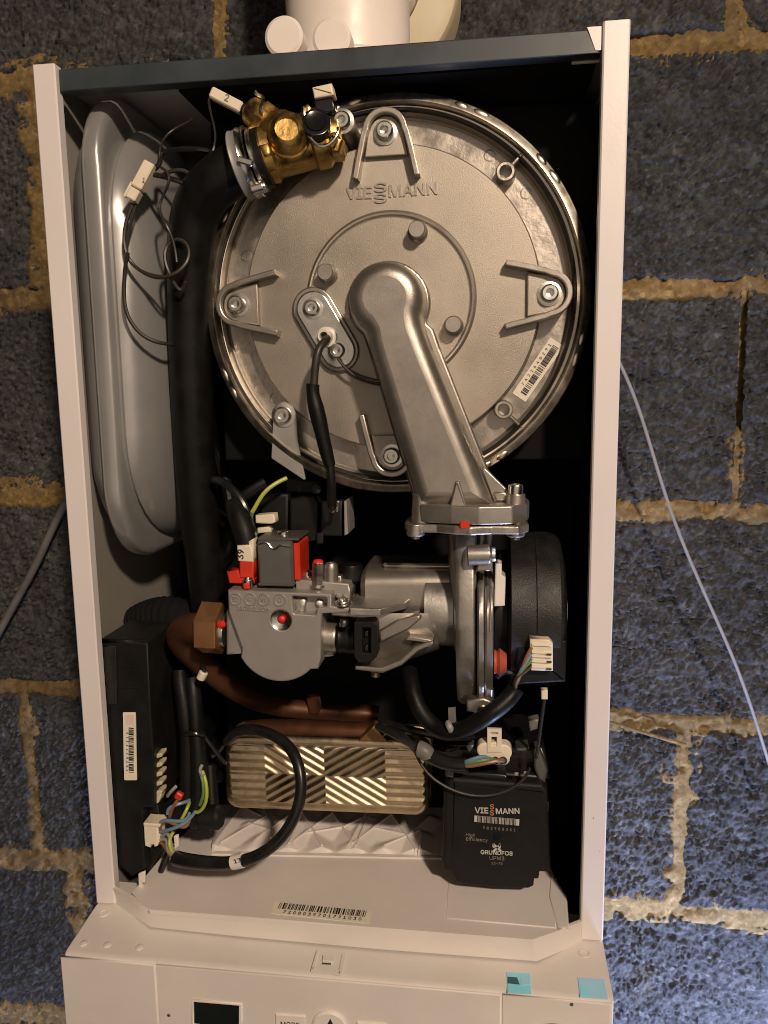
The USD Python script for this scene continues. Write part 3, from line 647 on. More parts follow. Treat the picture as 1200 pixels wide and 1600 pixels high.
# screw lug at top left
q = at(535, 190, .006); mb = MB(); cyl(mb, q + [0, .042, 0], q, .0078, bevel=.001); lathe(mb, [(0, 0), (.0078, 0)], q, NY, 20); door.part('screw_lug', mb, cast_ring); screw(door, q, .0060, h=.0045)
# raised maker name
YT = YD
mb = MB(); text(mb, 'VIE', (541, 311), (581, 310), YT, depth=.0010, bold=True, cap=.0078); text(mb, 'MANN', (608, 308), (684, 303), YT, depth=.0010, bold=True, cap=.0078)
text(mb, 'S', (585, 301), (605, 299), YT, depth=.0010, bold=True, cap=.0060); text(mb, 'S', (585, 318), (605, 316), YT, depth=.0010, bold=True, cap=.0060)
door.part('raised_lettering', mb, cast_smooth)
# bar code label on the outer ring
la, lb_ = at(821, 628, YA), at(881, 541, YA); u = (lb_ - la); L = np.linalg.norm(u); u /= L; v_ = np.cross(NY, u)
mb = MB(); o = la + NY * .0009; slab(mb, [(0, 0), (L, 0), (L, .0116), (0, .0116)], o, (u, v_), .0006); lb = door.part('barcode_label', mb, paper)
mb = MB(); bars(mb, o + u * .004 + v_ * .0022 + NY * .0001, o + u * (L - .003) + v_ * .0022 + NY * .0001, .0048, NY, 36, seed=9); lb.sub('barcode', mb, ink)
mb = MB(); digits(mb, '7422640291', o + u * .008 + v_ * .0080, o + u * (L - .003) + v_ * .0080, .0021, NY, .0004); lb.sub('lettering', mb, ink)
mb = MB(); text(mb, 'DIN', at(744, 695, YA) + NY * .0003, at(762, 681, YA) + NY * .0003, UV=NY, depth=.0007); door.part('raised_lettering', mb, cast_ring)

# ------------------------------------------------------------------ burner duct: round cap, long arm and bolted flange
du = Thing('burner_duct', 'cast aluminium mixing duct running from the burner door centre down to a bolted flange', 'duct')
YU = -.022
def seg(a, b): return [a, b]
capc = (606, 471)
def capring(r, a0, a1, n=16, cc=capc): return [(cc[0] + r * math.cos(math.radians(t)), cc[1] + r * math.sin(math.radians(t))) for t in np.linspace(a0, a1, n)]
outer = capring(66, 128, 388, 26) + [(676, 512), (688, 545), (786, 792)] + [(648, 792)] + [(574, 548)]
poly = Polygon(xz(outer, YD - .012)).buffer(.004, quad_segs=4).buffer(-.004, quad_segs=4)
mb = MB(); slab(mb, poly, (0, YD - .008, 0), XZ, .012, .002, 3); du.part('base_skirt', mb, cast_smooth)
inner = capring(58, 122, 385, 26, (605, 468)) + [(661, 510), (672, 540), (772, 788)] + [(654, 788)] + [(578, 540)]
poly = Polygon(xz(inner, YU + .014)).buffer(.003, quad_segs=4).buffer(-.003, quad_segs=4)
mb = MB(); dome(mb, poly, (0, YU, 0), XZ, .050, .0105, 7, 180); du.part('casting', mb, cast_smooth, smooth=50)
# flange at the bottom
zf = at(735, 800, -.030)[2]
def plan(pts, Y_z): return pts
fx0, fx1 = at(635, 800, -.028)[0], at(830, 800, -.02)[0]
pl = [(fx0, .012), (fx0 + .002, -.010), (fx0 + .008, -.020), (fx0 + .030, -.027), (fx1 - .034, -.031), (fx1 - .012, -.026), (fx1 - .002, -.014), (fx1, .004), (fx1 - .004, .040), (fx0 + .004, .040)]
z_up = at(735, 790, -.027)[2]
mb = MB(); slab(mb, pl, (0, 0, z_up), XY, .0125, .0014, 3, .004, back_bevel=.0008); fu = du.part('flange', mb, cast_smooth)
pl2 = [(a + (.003 if a > .3 else -.002), b - .001) for a, b in pl]
for cx_ in (fx0 + .009, fx1 - .010):
    mb = MB(); cyl(mb, (cx_, -.013, z_up - .014), (cx_, -.013, z_up + .0065), .0072, .0064, .001); fu.sub('bolt_boss', mb, cast_smooth)
    mb = MB(); lathe(mb, [(0, .0048), (.0026, .0048), (.0030, .0030), (.0032, .0062), (.0048, .0058), (.0052, .0048), (.0052, 0)][::-1], (cx_, -.013, z_up + .0065), (0, 0, 1), 24); fu.sub('bolt', mb, zinc)
# wavy lower flange belongs to the fan (built there)
for a in ([(703, 790), (712, 752), (718, 752), (731, 797), (716, 800)],):
    mb = MB(); pslab(mb, a, YU - .003, .010, .001, .0005); du.part('rib', mb, cast_smooth)
mb = MB(); pslab(mb, [(752, 730), (760, 733), (812, 784), (800, 787), (772, 786)], -.006, .006, .001); du.part('gusset', mb, cast_smooth)
mb = MB(); pslab(mb, [(772, 770), (790, 769), (793, 782), (775, 783)], -.010, .006, .001); du.part('cast_pocket', mb, cast_smooth)
mb = MB(); pslab(mb, [(648, 742), (657, 742), (664, 790), (646, 790)], .0, .008, .001); du.part('gusset', mb, cast_smooth)

# ------------------------------------------------------------------ ignition electrode, its lead and the grey bracket
ig = Thing('ignition_electrode', 'ignition electrode with two screws and white ceramic on the burner door', 'electrode')
def capsule(a, b, r, Y):
    p, q = at(*a, Y), at(*b, Y); return LineString([p[[0, 2]], q[[0, 2]]]).buffer(r, quad_segs=7)
for dr, y_, dp in ((.0155, YD - .0035, .004), (.0125, YD - .0085, .006)):
    mb = MB(); slab(mb, capsule((489, 482), (528, 548), dr, y_), (0, y_, 0), XZ, dp, .0012); ig.part('mounting_plate', mb, cast_smooth if dr > .013 else zinc)
for p_ in ((489, 482), (528, 548)): screw(ig, at(*p_, YD - .0085), .0056, h=.0055)
ce = at(511, 527, YD - .0085)
mb = MB(); lathe(mb, [(.0075, 0), (.0072, .003), (.0052, .0040), (.0050, .0110), (.0042, .0120), (.0030, .0118), (.0028, .006), (0, .006)], ce, NY, 24); ig.part('ceramic', mb, ceramic)
il = Thing('ignition_lead', 'grey brown ignition lead with a black sleeve hanging from the electrode', 'cable')
mb = MB(); tube(mb, [ce + [0, -.006, 0]] + [at(*p) for p in [(508, 533, .004), (499, 545, -.002), (493, 570, -.004), (490, 606, -.004)]], .0028, 12); il.part('cable', mb, cable_brown)
mb = MB(); tube(mb, curve([(489, 600, -.004), (490, 620, -.004), (497, 650, -.004), (506, 690, -.003), (516, 728, -.002)]), [.0046, .0046, .0056, .0056, .0050, .0048, .0040], 14); il.part('sleeve', mb, rubber)
mb = MB(); tube(mb, curve([(515, 722, -.002), (517, 745, .0), (518, 770, .004), (519, 792, .010)]), .0034, 10); il.part('cable', mb, cable_black)
el = Thing('earth_lead', 'thin dark wire running from the electrode behind the duct', 'wire')
mb = MB(); tube(mb, curve([(528, 560, .018), (540, 575, .018), (560, 590, .020), (600, 600, .022)]), .0011, 8); el.part('wire', mb, cable_brown)
gb = Thing('support_bracket', 'grey sheet metal bracket screwed to the lower left of the burner door', 'bracket')
mb = MB(); pslab(mb, [(427, 648), (430, 634), (443, 627), (456, 632), (463, 648), (465, 690), (478, 752), (424, 716)], .030, .0018, .0004, .001); gb.part('plate', mb, sheet_grey)
mb = MB(); q = at(443, 649, .030); cyl(mb, q + [0, .017, 0], q + [0, .0005, 0], .0070); gb.part('spacer', mb, zinc); screw(gb, q, .0066, h=.005)

# ------------------------------------------------------------------ flow pipe in black insulation, clamp and brass valve
fp_ = Thing('insulated_pipe', 'thick black insulated pipe bending down beside the expansion vessel', 'pipe')
mb = MB(); tube(mb, curve([(402, 250, .010), (372, 264, .010), (338, 286, .012), (311, 320, .018), (299, 370, .024), (296, 440, .030), (297, 540, .036), (301, 650, .042), (308, 760, .050), (318, 850, .058), (330, 960, .068)]), [.0175, .0175, .0172, .0168, .0160, .0158, .0158, .0158, .0158, .0158, .0158], 28, 10); fp_.part('insulation', mb, rubber, smooth=60)
YV = .004
ax0, ax1 = at(352, 278, YV), at(540, 215, YV); axd = (ax1 - ax0) / np.linalg.norm(ax1 - ax0)
hc = Thing('hose_clamp', 'steel band clamp round the black pipe at the brass valve', 'hose clamp')
for px, py, w, r_, m in ((381, 258, .0034, .0222, sheet_grey), (392, 254, .0028, .0226, zinc), (404, 250, .0016, .0205, zinc)):
    q = at(px, py, YV); mb = MB()
    lathe(mb, [(r_ - .002, -w), (r_, -w), (r_ + .0006, -w * .8), (r_, -w * .3), (r_, w * .3), (r_ + .0006, w * .8), (r_, w), (r_ - .002, w)], q, axd, 44); hc.part('band', mb, m)
    if r_ < .022: mb = MB(); cyl(mb, q - axd * .001, q + axd * .006, .0195); hc.part('seal', mb, rubber)
q = at(403, 294, YV - .012); mb = MB(); cyl(mb, q - axd * .0045, q + axd * .0045, .0042, bevel=.001); lathe(mb, [(.0030, .0046), (.0026, .0058), (0, .006)], q, axd, 16); hc.part('clamp_screw', mb, zinc)
q = at(383, 252, YV - .0232); mb = MB(); box(mb, q, (.011, .0022, .0042), rotm([0, 1, 0], 18), .0008); hc.part('buckle', mb, zinc)
bv = Thing('brass_valve', 'brass pipe fitting with side branches above the black pipe', 'valve')
b0, b1 = at(410, 246, YV + .004), at(534, 212, YV + .010); mb = MB(); d_ = (b1 - b0); L = np.linalg.norm(d_)
lathe(mb, [(0, 0), (.0170, 0), (.0185, .002), (.0185, .008), (.0160, .010), (.0160, L * .62), (.0178, L * .65), (.0178, L * .80), (.0150, L * .84), (.0140, L * .98), (.0120, L), (0, L)], b0, d_, 40); bv.part('body', mb, brass)
mb = MB(); p0, p1 = at(455, 222, YV), at(393, 172, YV + .006); dd = p1 - p0; ll = np.linalg.norm(dd)
lathe(mb, [(.0145, 0), (.0145, ll * .38), (.0115, ll * .50), (.0115, ll * .74), (.0100, ll * .78), (.0100, ll * .95), (.0092, ll), (0, ll)], p0, dd, 34); hexcyl(mb, p0 + dd * .52, p0 + dd * .72, .0132); bv.part('branch', mb, brass)
mb = MB(); q = at(450, 208, YV - .012); lathe(mb, [(.0150, -.022), (.0150, -.003), (.0136, -.0022), (.0132, .0018), (.0112, .0056), (.0078, .0075), (.0076, .0052), (0, .0050)], q, NY + np.array([.15, 0, .1]), 40); bv.part('valve_cap', mb, brass)
mb = MB(); q = at(494, 196, YV - .010); u_ = np.array([.2, -1, .3]); u_ /= np.linalg.norm(u_); cyl(mb, q - u_ * .02, q + u_ * .004, .0098, bevel=.001); lathe(mb, [(.0070, .004), (.0070, .0052), (.0045, .0045), (0, .0045)], q, u_, 24); bv.part('air_vent', mb, gloss_black)
mb = MB(); tube(mb, curve([(474, 168, YV - .012), (476, 185, YV - .013), (480, 205, YV - .013), (492, 224, YV - .014), (508, 228, YV - .014), (524, 215, YV - .014), (528, 200, YV - .012)]), .0012, 8); bv.part('retaining_clip', mb, zinc)
mb = MB(); pslab(mb, [(512, 206), (522, 203), (536, 217), (530, 238), (518, 240), (508, 226)], YV - .006, .02, .003, .001); bv.part('side_lug', mb, brass)
mb = MB(); pslab(mb, [(470, 170), (480, 160), (487, 168), (479, 196), (472, 200)], YV - .012, .012, .002); bv.part('side_lug', mb, brass)
mb = MB(); tube(mb, curve([(399, 143, YV), (405, 149, YV), (411, 152, YV), (408, 166, YV - .006), (412, 178, YV - .009)]), .0012, 8); bv.part('spring_clip', mb, zinc)
mb = MB(); pslab(mb, [(404, 226), (419, 222), (423, 240), (412, 243)], YV - .016, .01, .002); bv.part('side_lug', mb, brass)
ts = Thing('temperature_sensor', 'long white sensor plug pointing up left from the brass valve', 'sensor')
a, b = at(332, 146, .004), at(378, 170, .006); d_ = (b - a) / np.linalg.norm(b - a)
rot = np.stack([d_, NY - d_ * (NY @ d_), np.cross(d_, NY)], 1)
mb = MB(); box(mb, (a + b) / 2, (np.linalg.norm(b - a) + .001, .0090, .0072), rot, .0010); ts.part('plug', mb, cream)
mb = MB(); cyl(mb, b, b + d_ * .012, .0042, bevel=.0006); ts.part('stem', mb, gloss_black)
mb = MB(); text(mb, '2', (350, 157), (356, 159), .0004); ts.part('lettering', mb, print_grey)
ts2 = Thing('pressure_sensor', 'small white plug on the black sensor at the top of the burner rim', 'sensor')
mb = MB(); pslab(mb, [(487, 136), (518, 129), (522, 148), (491, 154)], -.004, .010, .0012, .0006); ts2.part('plug', mb, cream)
mb = MB(); pslab(mb, [(489, 152), (518, 146), (524, 172), (494, 178)], -.001, .016, .0012); ts2.part('housing', mb, gloss_black)
sw = Thing('sensor_wire', 'thin grey wire from the long white sensor plug down behind the pipe', 'wire')
mb = MB(); tube(mb, curve([(331, 150, .007), (328, 170, .020), (336, 205, .034), (333, 235, .036), (318, 262, .036), (300, 285, .036), (284, 310, .036)]), .0008, 6); sw.part('wire', mb, grey_wire)

# plug hanging in front of the vessel, with its loops of wire
vp = Thing('loose_plug', 'white two piece plug hanging in front of the grey expansion vessel', 'connector')
a, b = at(236, 256, .006), at(205, 314, .002); d_ = (b - a) / np.linalg.norm(b - a); rot = np.stack([d_, NY - d_ * (NY @ d_), np.cross(d_, NY)], 1); L = np.linalg.norm(b - a)
mb = MB(); box(mb, a + d_ * L * .34, (L * .68, .0080, .0084), rot, .0008); vp.part('plug', mb, cream)
mb = MB(); box(mb, a + d_ * L * .85, (L * .28, .0076, .0078), rot, .0008); box(mb, a + d_ * L * .80 + rot[:, 2] * .0055, (L * .4, .0030, .0022), rot, .0005); vp.part('socket', mb, cream)
mb = MB(); text(mb, '1', (222, 284), (226, 285), -.0004); vp.part('lettering', mb, print_grey)
lw = Thing('plug_wires', 'thin dark wires looping from the white plug past the black pipe', 'wire')
for pts, r_ in (([(208, 318, .014), (200, 338, .014), (194, 370, .014), (202, 405, .014), (228, 428, .015), (262, 432, .016), (290, 412, .018), (293, 385, .022), (278, 374, .022), (262, 384, .022), (258, 405, .020), (266, 430, .020), (280, 452, .024), (290, 440, .022)], .0013),
                ([(212, 318, .015), (205, 345, .014), (198, 385, .014), (206, 412, .014), (240, 430, .015), (270, 430, .016)], .0011),
                ([(232, 270, .020), (250, 250, .022), (252, 240, .028), (290, 233, .030), (330, 238, .034)], .0018),
                ([(240, 268, .020), (248, 275, .020), (270, 267, .024), (300, 275, .028)], .0014),
                ([(236, 272, .020), (270, 280, .022), (298, 290, .026)], .0018),
                ([(250, 252, .020), (251, 230, .022), (262, 210, .026), (285, 195, .034), (300, 185, .05)], .0008),
                ([(252, 262, .020), (262, 290, .020), (250, 320, .018), (256, 345, .018), (266, 365, .018), (276, 410, .020)], .0010)):
    pts = [(x_, y_, d_ - (.018 if x_ > 255 else .012 if x_ > 240 else .010)) for x_, y_, d_ in pts]; mb = MB(); tube(mb, curve(pts), r_, 7); lw.part('wire', mb, cable_brown if r_ < .0015 else cable_black)
vl = Thing('vessel_cable', 'dark cable sagging across the front of the expansion vessel to the pipe', 'cable')
mb = MB(); tube(mb, curve([(200, 395, -.002), (196, 415, .0), (194, 440, .001), (195, 475, .001), (206, 505, .002), (228, 527, .006), (252, 536, .012), (275, 539, .030)]), .0014, 8); vl.part('cable', mb, cable_brown)

# ------------------------------------------------------------------ gas valve
gv = Thing('gas_valve', 'grey die cast gas valve with round lower half and box shaped solenoid', 'gas valve')
YG = -.004
arc = [at(p[0], p[1], YG)[[0, 2]] for p in ((485, 1046), (439, 1065), (376, 1027))]
A = np.array([[2 * p[0], 2 * p[1], 1] for p in arc]); s_ = np.linalg.solve(A, [p @ p for p in arc]); rg = math.sqrt(s_[2] + s_[0] ** 2 + s_[1] ** 2)
a0, a1 = (math.atan2(arc[i][1] - s_[1], arc[i][0] - s_[0]) for i in (0, 2)); a1 = a1 if a1 < a0 else a1 - 2 * math.pi
arcp = [(s_[0] + rg * math.cos(t), s_[1] + rg * math.sin(t)) for t in np.linspace(a0, a1, 30)]
body = [tuple(p) for p in xz([(357, 956), (356, 922), (518, 928), (518, 947), (546, 950), (546, 957), (503, 959), (501, 1029), (497, 1045)], YG)]
poly = Polygon(arcp + [tuple(p) for p in xz([(378, 1013)], YG)] + body[:1] + body[1:][0:0] + body[1:])
pocket = Polygon(xz([(456, 932), (510, 934), (510, 948), (496, 950), (493, 961), (459, 959)], YG)).buffer(-.0012).buffer(.0012)
red_c = at(439, 969, YG); cone_hole = Point(red_c[0], red_c[2]).buffer(.0076, quad_segs=10)
mb = MB(); slab(mb, poly.difference(pocket).difference(cone_hole), (0, YG, 0), XZ, .048, .0011, 3); gb_ = gv.part('body', mb, valve_alu, smooth=30)
mb = MB(); slab(mb, pocket.buffer(.001), (0, YG + .010, 0), XZ, .02); gb_.sub('pocket_floor', mb, valve_alu)
mb = MB(); pslab(mb, [(458, 935), (478, 936), (476, 958), (460, 957)], YG + .005, .006, .003); cyl(mb, at(499, 942, YG + .012), at(499, 942, YG + .007), .0028, bevel=.001); gb_.sub('pocket_boss', mb, cast_dark)
mb = MB(); lathe(mb, [(.0080, -.0002), (.0066, -.0012), (.0034, -.0022), (.0030, -.0080), (0, -.0080)], red_c, NY, 40); gb_.sub('countersink', mb, zinc)
mb = MB(); lathe(mb, [(.0030, -.006), (.0026, -.0015), (.0014, -.0006), (0, -.0004)], red_c, NY, 20); gb_.sub('seal_paint', mb, red_paint)
for i, px in enumerate((368, 391, 412, 437)):          # raised round test marks
    q = at(px, 936 + i * .5, YG); mb = MB(); 
    lathe(mb, [(.0048, 0), (.0045, .0009), (.0040, .0009), (.0037, 0)], q, NY, 28)
    text(mb, ('CE', 'CB', '85', 'D')[i], at(px + (5 if i < 3 else 3), 933, YG), at(px - (5 if i < 3 else 3), 932.5, YG), UV=NY, depth=.0008); gv.part('test_mark', mb, valve_alu)
mb = MB(); text(mb, 'ebmpapst', at(421, 950, YG), at(371, 947, YG), UV=NY, depth=.0009); gv.part('raised_lettering', mb, valve_alu)
mb = MB(); pslab(mb, [(353, 955), (366, 955), (382, 1022), (353, 1024)], YG + .006, .03, .002); gv.part('inlet', mb, valve_alu)
q0, q1 = at(346, 983, YG + .022), at(356, 984, YG + .022); mb = MB(); cyl(mb, q0, q1, .0135, bevel=.0012, segs=36); gv.part('washer', mb, zinc)
mb = MB(); q = at(345, 976, YG + .007); lathe(mb, [(.0030, -.002), (.0026, .0016), (0, .0022)], q, NY + np.array([-.5, 0, 0]), 16); gv.part('seal_paint', mb, red_paint)
q0, q1 = at(505, 994, YG + .018), at(530, 995, YG + .018); mb = MB(); lathe(mb, [(0, 0), (.0118, 0), (.0118, .0095), (.0108, .0112), (0, .0112)], q0, q1 - q0, 40); lathe(mb, [(.0135, 0), (.0135, .0022), (.0118, .0026)], q0, q1 - q0, 40); gv.part('outlet', mb, cast_smooth)
mb = MB(); pslab(mb, [(503, 1005), (520, 1006), (521, 1026), (503, 1028)], YG + .018, .02, .002); gv.part('outlet_foot', mb, valve_alu)
# solenoid
a, b, c_, d_ = at(400, 845, 0), at(455, 845, 0), at(455, 916, 0), at(400, 916, 0)
sx0, sx1, sz0, sz1, sy = a[0], b[0], d_[2], a[2], .002
mb = MB(); box(mb, ((sx0 + sx1) / 2, sy + .018, (sz0 + sz1) / 2), (sx1 - sx0, .036, sz1 - sz0), None, .0016); so = gv.part('solenoid', mb, dark_steel)
mb = MB(); box(mb, (sx1 + .0022, sy + .018, (sz0 + sz1) / 2 + .0005), (.0050, .030, sz1 - sz0 - .006), None, .001); so.sub('coil', mb, red_plastic)
mb = MB(); box(mb, ((sx0 + sx1) / 2 + .0025, sy + .0175, sz1 + .0008), (sx1 - sx0 + .005, .034, .0022), None, .0008); so.sub('top_yoke', mb, dark_steel)
mb = MB(); box(mb, ((sx0 + sx1) / 2, sy + .0170, sz0 + .0010), (sx1 - sx0 + .001, .036, .0022), None, .0008); so.sub('foot_yoke', mb, dark_steel)
mb = MB(); lathe(mb, [(.0052, 0), (.0050, .0020), (.0042, .0028), (0, .0030)], ((sx0 + sx1) / 2 + .003, sy + .016, sz1 + .0019), (0, 0, 1), 24); so.sub('core_nut', mb, zinc)
mb = MB(); q = (sx0 + sx1) / 2; tube(mb, [(q - .012, sy - .0004, sz1 - .0028), (q - .004, sy - .0006, sz1 - .0028), (q - .002, sy - .0008, sz1 - .0052), (q + .001, sy - .0008, sz1 - .0058), (q + .0035, sy - .0006, sz1 - .0040), (q + .0045, sy - .0005, sz1 - .0034), (q + .0120, sy - .0004, sz1 - .0044)], .0007, 6); so.sub('crimp_edge', mb, zinc)
# small fittings on top
q = at(388, 918, .002); mb = MB(); cyl(mb, q, q + [0, 0, .0065], .0040, bevel=.001); lathe(mb, [(.0030, .0066), (.0026, .0082), (0, .0086)], q, (0, 0, 1), 16); t_ = gv.part('adjusting_screw', mb, zinc)
mb = MB(); box(mb, q + [0, -.0040, .002], (.0046, .0020, .0046), None, .0009); t_.sub('seal_paint', mb, red_paint)
q = at(497, 916, .010); hq = at(497, 878, .010); mb = MB(); lathe(mb, [(.0062, 0), (.0062, .0016), (.0050, .0018)], q, (0, 0, 1), 28); hexcyl(mb, q, hq, .0046); t_ = gv.part('test_nipple', mb, zinc)
mb = MB(); lathe(mb, [(.0040, -.001), (.0036, .0012), (.0018, .0020), (0, .0022)], hq, (0, 0, 1), 18); t_.sub('seal_paint', mb, red_paint)
q = at(518, 920, .014); hq = at(518, 879, .014); L = hq[2] - q[2]; mb = MB(); lathe(mb, [(.0056, 0), (.0052, L * .75), (.0048, L * .92), (.0036, L), (.0020, L), (.0018, L - .002), (0, L - .002)], q, (0, 0, 1), 28); gv.part('nozzle', mb, cast_smooth)
q = at(480, 905, .024); mb = MB(); cyl(mb, q - [0, 0, .006], q + [0, 0, .003], .0036, bevel=.0006); lathe(mb, [(.0034, .003), (.0030, .006), (0, .0072)], q, (0, 0, 1), 18); gv.part('hex_screw', mb, zinc)
for px, py in ((535, 934), (546, 935)):
    mb = MB(); q = at(px, py, .012); box(mb, q, (.0110, .012, .0022), rotm([0, 1, 0], 42), .0006); gv.part('cooling_fin', mb, cast_smooth)
mb = MB(); pslab(mb, [(515, 902), (533, 900), (536, 930), (519, 930)], .016, .012, .0012); gv.part('post', mb, cast_smooth)
mb = MB(); q = at(536, 943, .000); cyl(mb, q - [0, 0, .003], q, .0046); screw(gv, q, .0044, h=.0034, nrm=np.array([0, -.35, 1]))
mb = MB(); pslab(mb, [(462, 905), (545, 912), (548, 936), (462, 930)], .008, .03, .0012); gv.part('body_shoulder', mb, valve_alu)

plug = Thing('valve_plug', 'red and cream plug numbered 39 beside the solenoid', 'connector')
mb = MB(); pslab(mb, [(354, 893), (372, 891), (375, 900), (395, 899), (398, 912), (358, 912)], .004, .014, .0012); pslab(mb, [(374, 874), (396, 876), (396, 904), (374, 903)], .003, .012, .0010); plug.part('socket', mb, red_plastic)
mb = MB(); pslab(mb, [(370, 852), (392, 852), (396, 878), (372, 877)], .0025, .011, .0010); pslab(mb, [(388, 846), (396, 842), (396, 876), (391, 876)], .0035, .010, .0008); plug.part('plug', mb, cream)
mb = MB(); text(mb, '39', at(380, 874, .0022), at(381, 859, .0022), UV=NY, depth=.0003, bold=True); plug.part('lettering', mb, ink)
for pts, m in (([(377, 853, .008), (378, 842, .010), (374, 826, .014), (364, 800, .02)], wire_brown), ([(384, 853, .008), (385, 840, .010), (380, 822, .014), (370, 798, .02)], brass)):
    mb = MB(); tube(mb, curve(pts), .0014, 8); plug.part('wire', mb, wire_brown if m is wire_brown else wire_yellow)
hb = Thing('cable_sleeve', 'grey black rubber sleeve over the wires above the red plug', 'cable sleeve')
mb = MB(); tube(mb, curve([(386, 850, .012), (382, 830, .014), (374, 808, .018), (366, 785, .024)]), [.0080, .0090, .0086, .0070], 16); hb.part('sleeve', mb, rubber)
mb = MB(); tube(mb, curve([(335, 750, .035), (352, 756, .028), (372, 775, .022), (386, 800, .020), (392, 825, .022)]), .0032, 10); hb.part('cable', mb, cable_black)
mb = MB(); tube(mb, curve([(366, 790, .034), (390, 770, .036), (415, 755, .040)]), .0050, 10); hb.part('cable', mb, rubber)
ew = Thing('earth_wire', 'yellow green earth wire curving up beside the black ignition box', 'wire')
mb = MB(); tube(mb, curve([(448, 747, .028), (432, 755, .024), (415, 768, .020), (403, 785, .018), (394, 800, .018)]), .0016, 8); ew.part('wire', mb, wire_yellow)
mb = MB(); tube(mb, curve([(394, 800, .018), (391, 815, .018), (393, 828, .014), (402, 836, .012)]), .0016, 8); ew.part('wire', mb, wire_green)
wp = Thing('ignition_plug', 'small cream plug lying behind the top of the solenoid', 'connector')
mb = MB(); pslab(mb, [(399, 805), (428, 803), (430, 816), (424, 819), (399, 818)], .022, .010, .0012); wp.part('plug', mb, cream)
mb = MB(); pslab(mb, [(402, 825), (420, 823), (425, 831), (402, 834)], .026, .008, .001); wp.part('socket', mb, cream)

# ------------------------------------------------------------------ ignition box behind the valve
ib = Thing('ignition_box', 'black plastic ignition transformer under the burner door, behind the gas valve', 'ignition unit')
mb = MB(); pslab(mb, [(405, 776), (450, 772), (450, 850), (405, 850)], .050, .04, .002); ib.part('socket_block', mb, black_plastic)
mb = MB(); pslab(mb, [(452, 778), (490, 774), (497, 788), (497, 845), (452, 850)], .044, .05, .002); ib.part('housing', mb, black_plastic)
mb = MB(); pslab(mb, [(500, 782), (535, 782), (535, 838), (500, 838)], .040, .05, .002); ib.part('housing', mb, black_plastic)
mb = MB(); pslab(mb, [(537, 783), (541, 782), (544, 834), (538, 837)], .034, .03, .0006); ib.part('side_plate', mb, sheet_grey, label='grey sheet metal side plate')
mb = MB(); pslab(mb, [(446, 745), (500, 752), (500, 774), (446, 770)], .056, .02, .002); cyl(mb, at(494, 764, .058), at(494, 764, .048), .0040, bevel=.0006); ib.part('lug', mb, black_plastic)
mb = MB(); tube(mb, curve([(519, 799, .022), (526, 797, .020), (528, 788, .020), (526, 784, .022)]), .0013, 8); ib.part('terminal', mb, zinc)
mb = MB(); pslab(mb, [(494, 832), (505, 832), (505, 850), (494, 850)], .040, .01, .001); ib.part('lug', mb, gloss_black)

# ------------------------------------------------------------------ copper gas pipe
gp = Thing('gas_pipe', 'copper gas pipe with a hexagon nut, elbowing down behind the gas valve', 'pipe')
yp = YG + .022
mb = MB(); tube(mb, curve([(322, 982, yp), (305, 981, yp), (290, 984, yp + .004), (283, 995, yp + .010), (292, 1012, yp + .018), (318, 1038, yp + .030), (350, 1066, yp + .046), (390, 1090, yp + .066), (440, 1105, yp + .084), (520, 1112, yp + .095), (590, 1118, yp + .10)]), [.0118, .0118, .0116, .0108, .0100, .0092, .0088, .0085, .0085, .0085, .0085], 22, 10); gp.part('pipe', mb, copper, smooth=60)
q0, q1 = at(316, 980, yp), at(349, 982, yp); mb = MB(); hexcyl(mb, q0, q1, .0205, .0018, turn=math.pi / 6); gp.part('hex_nut', mb, nut_brown)
mb = MB(); pslab(mb, [(478, 1092), (500, 1088), (504, 1104), (496, 1118), (482, 1118)], .100, .01, .002); gp.part('pipe_clip', mb, copper)
cm = Thing('copper_manifold', 'brown copper pipe piece along the top of the plate heat exchanger', 'pipe')
mb = MB(); tube(mb, curve([(388, 1143, .070), (430, 1139, .068), (500, 1142, .066), (560, 1144, .066), (588, 1147, .066)]), .0085, 16); cm.part('pipe', mb, copper)
mb = MB(); pslab(mb, [(560, 1158), (584, 1134), (606, 1159)], .0485, .012, .001); cm.part('corner_plate', mb, nut_brown)

# ------------------------------------------------------------------ mixer (venturi) between valve and fan
mx = Thing('gas_air_mixer', 'cast aluminium gas air mixer with plate and curved bowl between gas valve and fan', 'mixer')
zm = at(690, 965, .02)[2]; xr_ = at(708, 965, .01)[0]; xn = at(672, 965, .01)[0]; xl = at(556, 965, 0)[0]
ym = .034
mb = MB(); lathe(mb, [(.0285, xn - .004 - xl), (.0290, xr_ - xl), (.0330, xr_ - xl + .001), (.0330, xr_ - xl + .008), (0, xr_ - xl + .008)], (xl, ym, zm + .004), (1, 0, 0), 56); mx.part('neck', mb, cast_dark, smooth=40)
# bowl: cone that opens to the left, lower half deep
mb = MB(); rings = []; NA = 40; angs = np.linspace(math.pi * .92, math.pi * 1.57, NA)
for t in np.linspace(0, 1, 14):
    x = xl + .002 + (xn + .004 - xl) * t; rb = .0420 * (1 - t ** 1.6) + .0275 * t ** 1.6; off = -.002 * (1 - t)
    rings.append(np.c_[np.full(NA, x), ym + .004 * (1 - t) + rb * np.cos(angs) * .98, zm + off + rb * np.sin(angs)])
v = np.vstack(rings); j = np.arange(NA - 1); f = np.vstack([np.c_[i * NA + j, i * NA + j + 1, (i + 1) * NA + j + 1, (i + 1) * NA + j] for i in range(13)])
mb.add(v, f); mx.part('bowl', mb, cast_smooth, smooth=60)
mb = MB(); pslab(mb, [(555, 1040), (596, 1043), (625, 1031), (648, 1010), (676, 1001), (676, 1008), (654, 1018), (628, 1040), (598, 1052), (555, 1047)], -.006, .03, .0012); mx.part('bottom_flange', mb, cast_smooth)
mb = MB(); z_pl = at(594, 950, -.010)[2]
